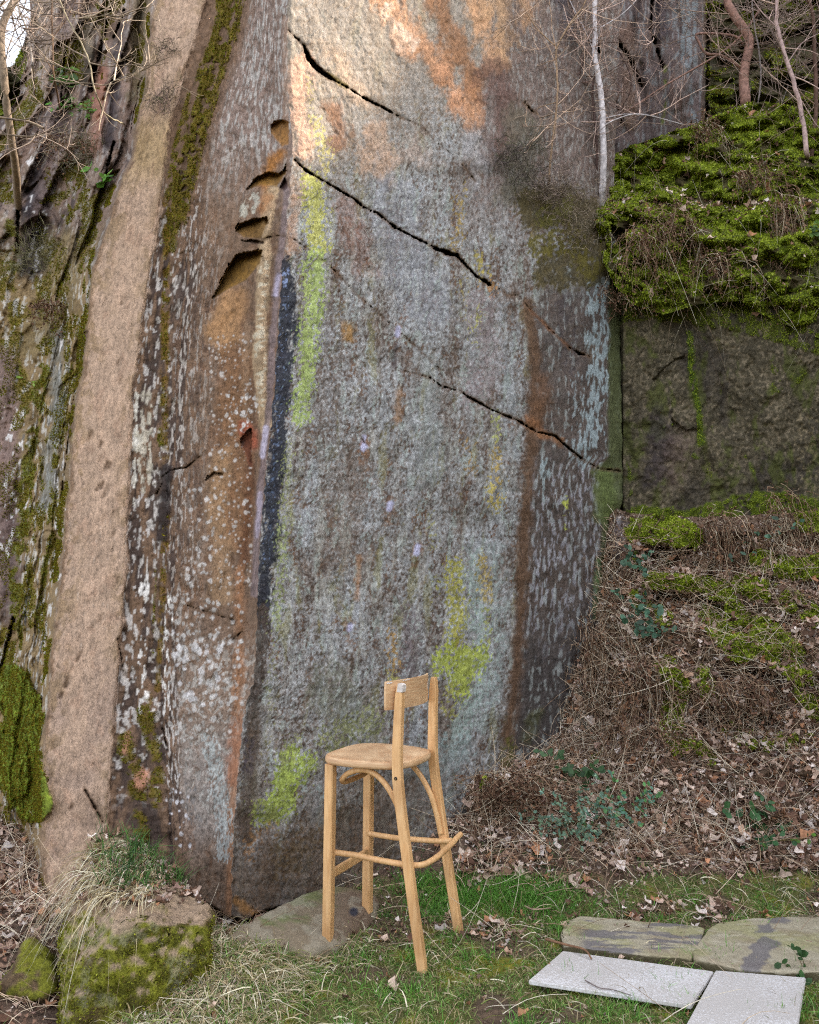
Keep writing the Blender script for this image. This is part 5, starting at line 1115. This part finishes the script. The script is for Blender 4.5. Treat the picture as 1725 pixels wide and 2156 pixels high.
for a in [(1415, 470, 5.08, 56, 170, 90, 'wide dead bracken hanging over the middle of the mossy ledge', 1), (1345, 500, 5.1, 40, 120, 50, 'dead bracken with dark roots at the left end of the mossy ledge', 2), (1500, 545, 5.0, 46, 90, 40, 'short reddish bracken clump under the mossy ledge lip', 3),
          (1650, 455, 4.95, 34, 220, 90, 'long dead bracken clump hanging at the right of the mossy ledge', 4), (1485, 272, 5.5, 34, 100, 50, 'dead bracken fan hanging from the top tier of the mossy ledge', 5), (1600, 360, 5.3, 44, 80, 36, 'small dead bracken beside the foot of the leaning birch', 6), (1560, 370, 5.35, 20, 60, 24, 'short dead bracken in the middle of the upper moss', 7),
          (1650, 1095, 4.85, 44, 190, 120, 'big sheaf of dead bracken fanning down the bank below the rock wall', 8), (1510, 1105, 4.95, 40, 120, 60, 'dead bracken with dark curled fronds left of the big sheaf', 9), (1385, 1530, 4.5, 70, 60, 30, 'few dead fronds low on the bank under the mossy lump', 14),
          (1262, 1330, 4.95, 50, 260, 70, 'tall tangle of dry stems hanging down beside the cliff at the bank', 10), (1345, 1400, 4.85, 60, 180, 56, 'dry stem tangle right beside the taller tangle on the bank', 11), (1090, 1640, 4.25, 90, 60, 130, 'rounded heap of dry grass at the cliff foot right of the stool', 12), (1560, 1440, 4.6, 90, 100, 60, 'thin dry stems over the dead leaves on the right of the bank', 13),
          (1300, 620, 5.15, 40, 60, 26, 'wisps of dry grass over the top of the vertical crack', 15), (110, 640, cliffY(110, 900) - .1, 26, 60, 30, 'small reddish dead fern on the left rocks', 16), (150, 300, 4.3, 50, 60, 40, 'small red-brown dead fern at the top left', 17)]:
    bracken(*a)

# ------------------------------------------------------------------ leaf litter, dry straws, grass, moss: uncountable stuff
def pick(Wg, Ng, weight, nn):
    """random surface points with probability by weight x area"""
    a = Wg[1:, :-1] - Wg[:-1, :-1]; b = Wg[:-1, 1:] - Wg[:-1, :-1]; ar = np.linalg.norm(np.cross(a, b), axis=-1)
    p = (ar * weight[:-1, :-1]).ravel(); p = p / p.sum(); i = RNG.choice(p.size, nn, p=p); r, c = np.divmod(i, Wg.shape[1] - 1)
    u, v = RNG.random(nn)[:, None], RNG.random(nn)[:, None]
    return Wg[r, c] + a[r, c] * u + b[r, c] * v, Ng[r, c]
bW, bN = bank.W, bank.N
zone = (GX > -2.6) & (GX < 3.2) & (GY > 2.3) & (GY < 5.0)
gN = normals(GW); gN = np.where(gN[..., 2:3] < 0, -gN, gN)
blockm = ss(30, 0, np.maximum(np.maximum(130 - gpx, gpx - 440), np.maximum(1780 - gpy, 0)))
lit_w = (ss(-.3, .3, fbm(GX * 4, GY * 4, 2, 121)) * .8 + .2) * zone * (1 - .95 * lm) * (ss(3.3, 3.7, GY) * .9 + .12 + .5 * (GX < -1.15)) * (1 - .75 * ss(200, 100, np.hypot((gpx - 840), (gpy - 1900) * 1.5)))
p1, n1 = pick(GW, gN, lit_w, 12000)
bw = (1 - .97 * bank.moss) * ss(1130, 1180, bank.PY + 60 * bank.n['mid']) * (ss(-.2, .2, bN[..., 2] + .25 * bank.n['mid']) * .8 + .12) * (bank.PX < 1900) * np.where((bank.PX < 1300) & (bank.PY > 1080), .5, 1)
p2, n2 = pick(bW, bN, bw, 11000)
lw = (ss(400, 440, ledge.PY) * ss(470, 430, ledge.PY) + .12 + ss(250, 220, ledge.PY)) * (ledge.PX < 1850); p3, n3 = pick(ledge.W, ledge.N, lw, 700)
pos = np.concatenate([p1, p2, p3]); nr = unit(np.concatenate([n1, n2, n3]) + RNG.normal(0, .45, (len(pos), 3)) + np.array([0, -.1, .4]))
pos = pos + nr * RNG.uniform(.002, .014, (len(pos), 1)); nn = len(pos)
LC = [(186, 160, 144), (160, 130, 110), (134, 104, 86), (204, 184, 170), (110, 82, 68), (168, 122, 92), (150, 122, 110), (94, 72, 60), (214, 200, 192), (190, 166, 150)]
sz = RNG.gamma(4, .0068, nn).clip(.009, .07)
V, q, C = scatter(CURL_V, CURL_Q, pos, nr, RNG.random(nn) * 6.3, sz, jit(LC, nn, .2) * 1.18)
tag(np_mesh('leaf_litter', V, q, C, M_DRY), kind='stuff')
# broken bits of leaf and twig, small
q1, m1 = pick(GW, gN, (zone * (1 - .75 * lm)) * (ss(3.2, 3.6, GY) + .4), 16000); q2, m2 = pick(bW, bN, (1 - .8 * bank.moss) * (bank.PX < 1900), 15000)
pos = np.concatenate([q1, q2]); nr = unit(np.concatenate([m1, m2]) + RNG.normal(0, .6, (len(pos), 3))); nn = len(pos)
V, q, C = scatter(CURL_V, CURL_Q, pos + nr * .003, nr, RNG.random(nn) * 6.3, RNG.uniform(.006, .02, nn), jit(LC + [(84, 64, 52)], nn, .2))
tag(np_mesh('leaf_crumbs', V, q, C, M_DRY), kind='stuff')
# dry straws and thin sticks lying about
def straws(p, nrm, L0, L1, cols, rad, droop=0., K=6, lift=.02):
    nn = len(p); d = RNG.normal(0, 1, (nn, 3)); d -= nrm * (d * nrm).sum(1, keepdims=True); d = unit(d) + nrm * RNG.uniform(0, .5, (nn, 1))
    l = RNG.uniform(L0, L1, nn) ; t = np.linspace(0, 1, K); cv_ = RNG.normal(0, .35, (nn, 3))
    pth = p[:, None] + nrm[:, None] * lift * np.sin(t * 3.1)[None, :, None] + (d[:, None] * t[None, :, None] + cv_[:, None] * (t * t)[None, :, None]) * l[:, None, None]
    pth[..., 2] -= droop * l[:, None] * t[None] ** 2
    V, q, n1 = tubes(pth, RNG.uniform(rad * .6, rad * 1.4, nn), np.full(nn, rad * .4), 3)
    return V, q, np.repeat(jit(cols, nn, .18), n1, axis=0)
p1, n1 = pick(GW, gN, lit_w, 6500); p2, n2 = pick(bW, bN, (bank.PX < 1900) * (1 + 1.3 * ss(1400, 1250, bank.PX)) * ss(1080, 1200, bank.PY), 8500)
V, q, C = straws(np.concatenate([p1, p2]), np.concatenate([n1, n2]), .04, .26, [(200, 180, 156), (176, 152, 128), (128, 102, 84), (216, 204, 184), (150, 124, 100)], .0019)
tag(np_mesh('dry_stems', V, q, C * 1.25, M_DRY), kind='stuff')
p3, n3 = pick(ledge.W, ledge.N, (ledge.PX < 1900) * 1.0, 420)
V, q, C = straws(p3, n3, .12, .45, [(196, 186, 164), (150, 130, 108), (120, 96, 78)], .0016, 1.1); tag(np_mesh('hanging_stems', V, q, C, M_DRY), kind='stuff')
# grass
def blades(p, L0, L1, w, cols, lean=.5, droop=.3, K=4, name='grass', m=None, dirx=None):
    nn = len(p); d = np.concatenate([RNG.normal(0, lean, (nn, 2)), np.ones((nn, 1))], 1)
    if dirx is not None: d = d + dirx
    d = unit(d); l = RNG.uniform(L0, L1, nn) * RNG.uniform(.6, 1.1, nn); t = np.linspace(0, 1, K)
    pth = p[:, None] + d[:, None] * (t[None, :] * l[:, None])[..., None]
    side = unit(np.cross(d, RNG.normal(0, 1, (nn, 3)))); bend = unit(np.cross(side, d)) * RNG.normal(0, .35, (nn, 1))
    pth = pth + bend[:, None] * (t * t)[None, :, None] * l[:, None, None]; pth[..., 2] -= droop * l[:, None] * t[None] ** 2
    V, q, n1 = ribbons(pth, RNG.uniform(.6, 1.3, nn) * w, side)
    return np_mesh(name, V, q, np.repeat(jit(cols, nn, .2), n1, axis=0), m or M_LEAF)
gw = zone * lm * (.35 + .65 * ss(-.3, .3, fbm(GX * 6, GY * 6, 2, 131))) * (GY > 2.6)
p, _ = pick(GW, gN, gw, 60000)
tag(blades(p, .014, .050, .0030, [(96, 140, 58), (116, 158, 70), (78, 118, 50), (146, 160, 84), (186, 174, 130), (170, 160, 116)], .8, .35), kind='stuff')
gw2 = zone * lm * (ss(60, 20, np.abs(gpy - 1885 + 15 * nb)) * ss(780, 900, gpx) * ss(1260, 1100, gpx) + .25 * ss(.2, .5, fbm(GX * 7, GY * 7, 2, 132)))
p, _ = pick(GW, gN, gw2, 9000); tag(blades(p, .04, .09, .0032, [(84, 136, 50), (104, 158, 60), (124, 170, 78)], .45, .25), kind='stuff')
dg = zone * (ss(680, 560, gpx + .5 * (gpy - 2060)) * ss(285, 350, gpx + .6 * (gpy - 2050)) * ss(1940, 1985, gpy) + .05 * lm + .5 * ss(70, 20, np.hypot(gpx - 720, gpy - 1985)))
p, _ = pick(GW, gN, dg, 15000); tag(blades(p, .06, .20, .0042, [(206, 192, 160), (184, 166, 132), (222, 212, 186), (160, 142, 108), (140, 146, 84)], .9, .75, 6, 'dry_grass', M_DRY, np.array([.35, -.25, -.35])), kind='stuff')
p, _ = pick(GW, gN, dg, 5000); tag(blades(p, .03, .08, .003, [(96, 140, 60), (120, 158, 78)], .6, .3), kind='stuff')
p, _ = pick(GW, gN, zone * ss(3.4, 3.8, GY) * (GX > -.2) * (ss(.1, .4, fbm(GX * 5, GY * 5, 2, 133)) + .1), 7000); tag(blades(p, .02, .07, .003, [(84, 120, 56), (70, 104, 60)], .8, .4), kind='stuff')
fp = np.array([stl(f_, s_, 0) for f_, s_ in ((.203, .165), (.203, -.165), (-.222, .183), (-.222, -.183)) for _ in range(70)]) + np.concatenate([RNG.normal(0, .030, (280, 2)), np.zeros((280, 1))], 1)
fp[:, 2] = terr(fp[:, 0], fp[:, 1]); tag(blades(fp, .02, .06, .003, [(96, 140, 58), (84, 124, 50), (180, 168, 124)], .7, .35), kind='stuff')
# tuft on the boulder: straw falling over the front, green blades behind
bp_ = proj(BV); up_ = (BN[:, 2] > .35)
sel = np.nonzero(up_ & (bp_[0] > 165) & (bp_[0] < 345) & (bp_[1] < 1900) & (bp_[1] > 1770))[0]
tuft = empty('grass_tuft', tuple(P(250, 1850, 3.3))); tag(tuft, 'tuft of long bleached straw and green blades drooping over the boulder top', 'grass tuft')
b0 = BV[RNG.choice(sel, 900)]
o = blades(b0, .10, .30, .0036, [(206, 194, 162), (186, 170, 134), (222, 214, 190), (160, 142, 104)], .45, 1.15, 8, 'straw', M_DRY, np.array([-.5, -.75, -.25])); keep(o, tuft)
sel2 = np.nonzero(up_ & (bp_[0] > 200) & (bp_[0] < 400) & (bp_[1] < 1880))[0]; b0 = BV[RNG.choice(sel2, 700)]
o = blades(b0, .06, .16, .0036, [(70, 108, 48), (92, 132, 62), (60, 92, 50)], .4, .3, 6, 'green_blades', M_LEAF, np.array([.1, -.1, 0])); keep(o, tuft)
selc = np.nonzero(up_ & (bp_[1] < 1905))[0]; nn = 700; V, q, C = scatter(CURL_V, CURL_Q, BV[RNG.choice(selc, nn)] + np.array([0, 0, .006]), RNG.normal(0, .5, (nn, 3)) + np.array([0, 0, 1]), RNG.random(nn) * 6.3, RNG.uniform(.01, .035, nn), jit(LC, nn))
tag(np_mesh('leaf_litter', V, q, C, M_DRY), kind='stuff')
# moss cushions: short fuzz wherever the rock is mossy
MV = [(-.5, 0, 0), (.5, 0, 0), (.05, .25, 1.0)]
def fuzz(name, Wg, Ng, w, nn, s0, s1, cols):
    p, nr = pick(Wg, Ng, w, nn); nr = unit(nr + RNG.normal(0, .45, nr.shape)); V, t, C = scatter(MV, [(0, 1, 2)], p, nr, RNG.random(nn) * 6.3, RNG.uniform(s0, s1, nn), jit(cols, nn, .25))
    o = np_mesh(name, V, None, C, M_MOSS, tris=t, smooth=False); tag(o, kind='stuff'); return o
inx = lambda a: (a > -40) & (a < 1790)
GM = [(138, 154, 40), (166, 182, 58), (110, 120, 32), (184, 194, 84)]; OM = [(112, 98, 28), (94, 80, 22), (132, 118, 40)]
fuzz('moss', ledge.W, ledge.N, ledge.moss ** 2 * inx(ledge.PX), 90000, .006, .016, GM)
fuzz('moss', bank.W, bank.N, bank.moss ** 2 * inx(bank.PX), 60000, .005, .014, GM)
N1 = normals(W1); fuzz('moss', W1, N1, np.where(L_.moss > .35, L_.moss, 0) * inx(PX1) * (PY1 > -20) * pinkm.__rsub__(1), 90000, .004, .011, OM + GM[2:3])
fuzz('moss', wall.W, wall.N, np.where(wall.moss > .3, wall.moss, 0) * inx(wall.PX), 30000, .003, .008, GM)
fuzz('moss', far.W, far.N, far.moss * (far.PX < 1800) * (far.PY > -20), 16000, .01, .02, OM + GM); fuzz('moss', lf.W, lf.N, lf.moss * (lf.PX > -50), 8000, .01, .02, GM)
mk = np.nonzero((BN[:, 2] < .5) & (bp_[1] > 1930))[0]; nn = 26000; i = RNG.choice(mk, nn); kk = np.array([MN.fractal(Vector(BV[j]) * 7, .6, 2, 4) for j in i[:0]])
V, t, C = scatter(MV, [(0, 1, 2)], BV[i] + RNG.normal(0, .004, (nn, 3)), unit(BN[i] + RNG.normal(0, .45, (nn, 3))), RNG.random(nn) * 6.3, RNG.uniform(.004, .009, nn), jit([(128, 130, 40), (104, 104, 30), (150, 152, 58), (112, 96, 48)], nn, .25))
tag(np_mesh('moss', V, None, C, M_MOSS, tris=t, smooth=False), kind='stuff')
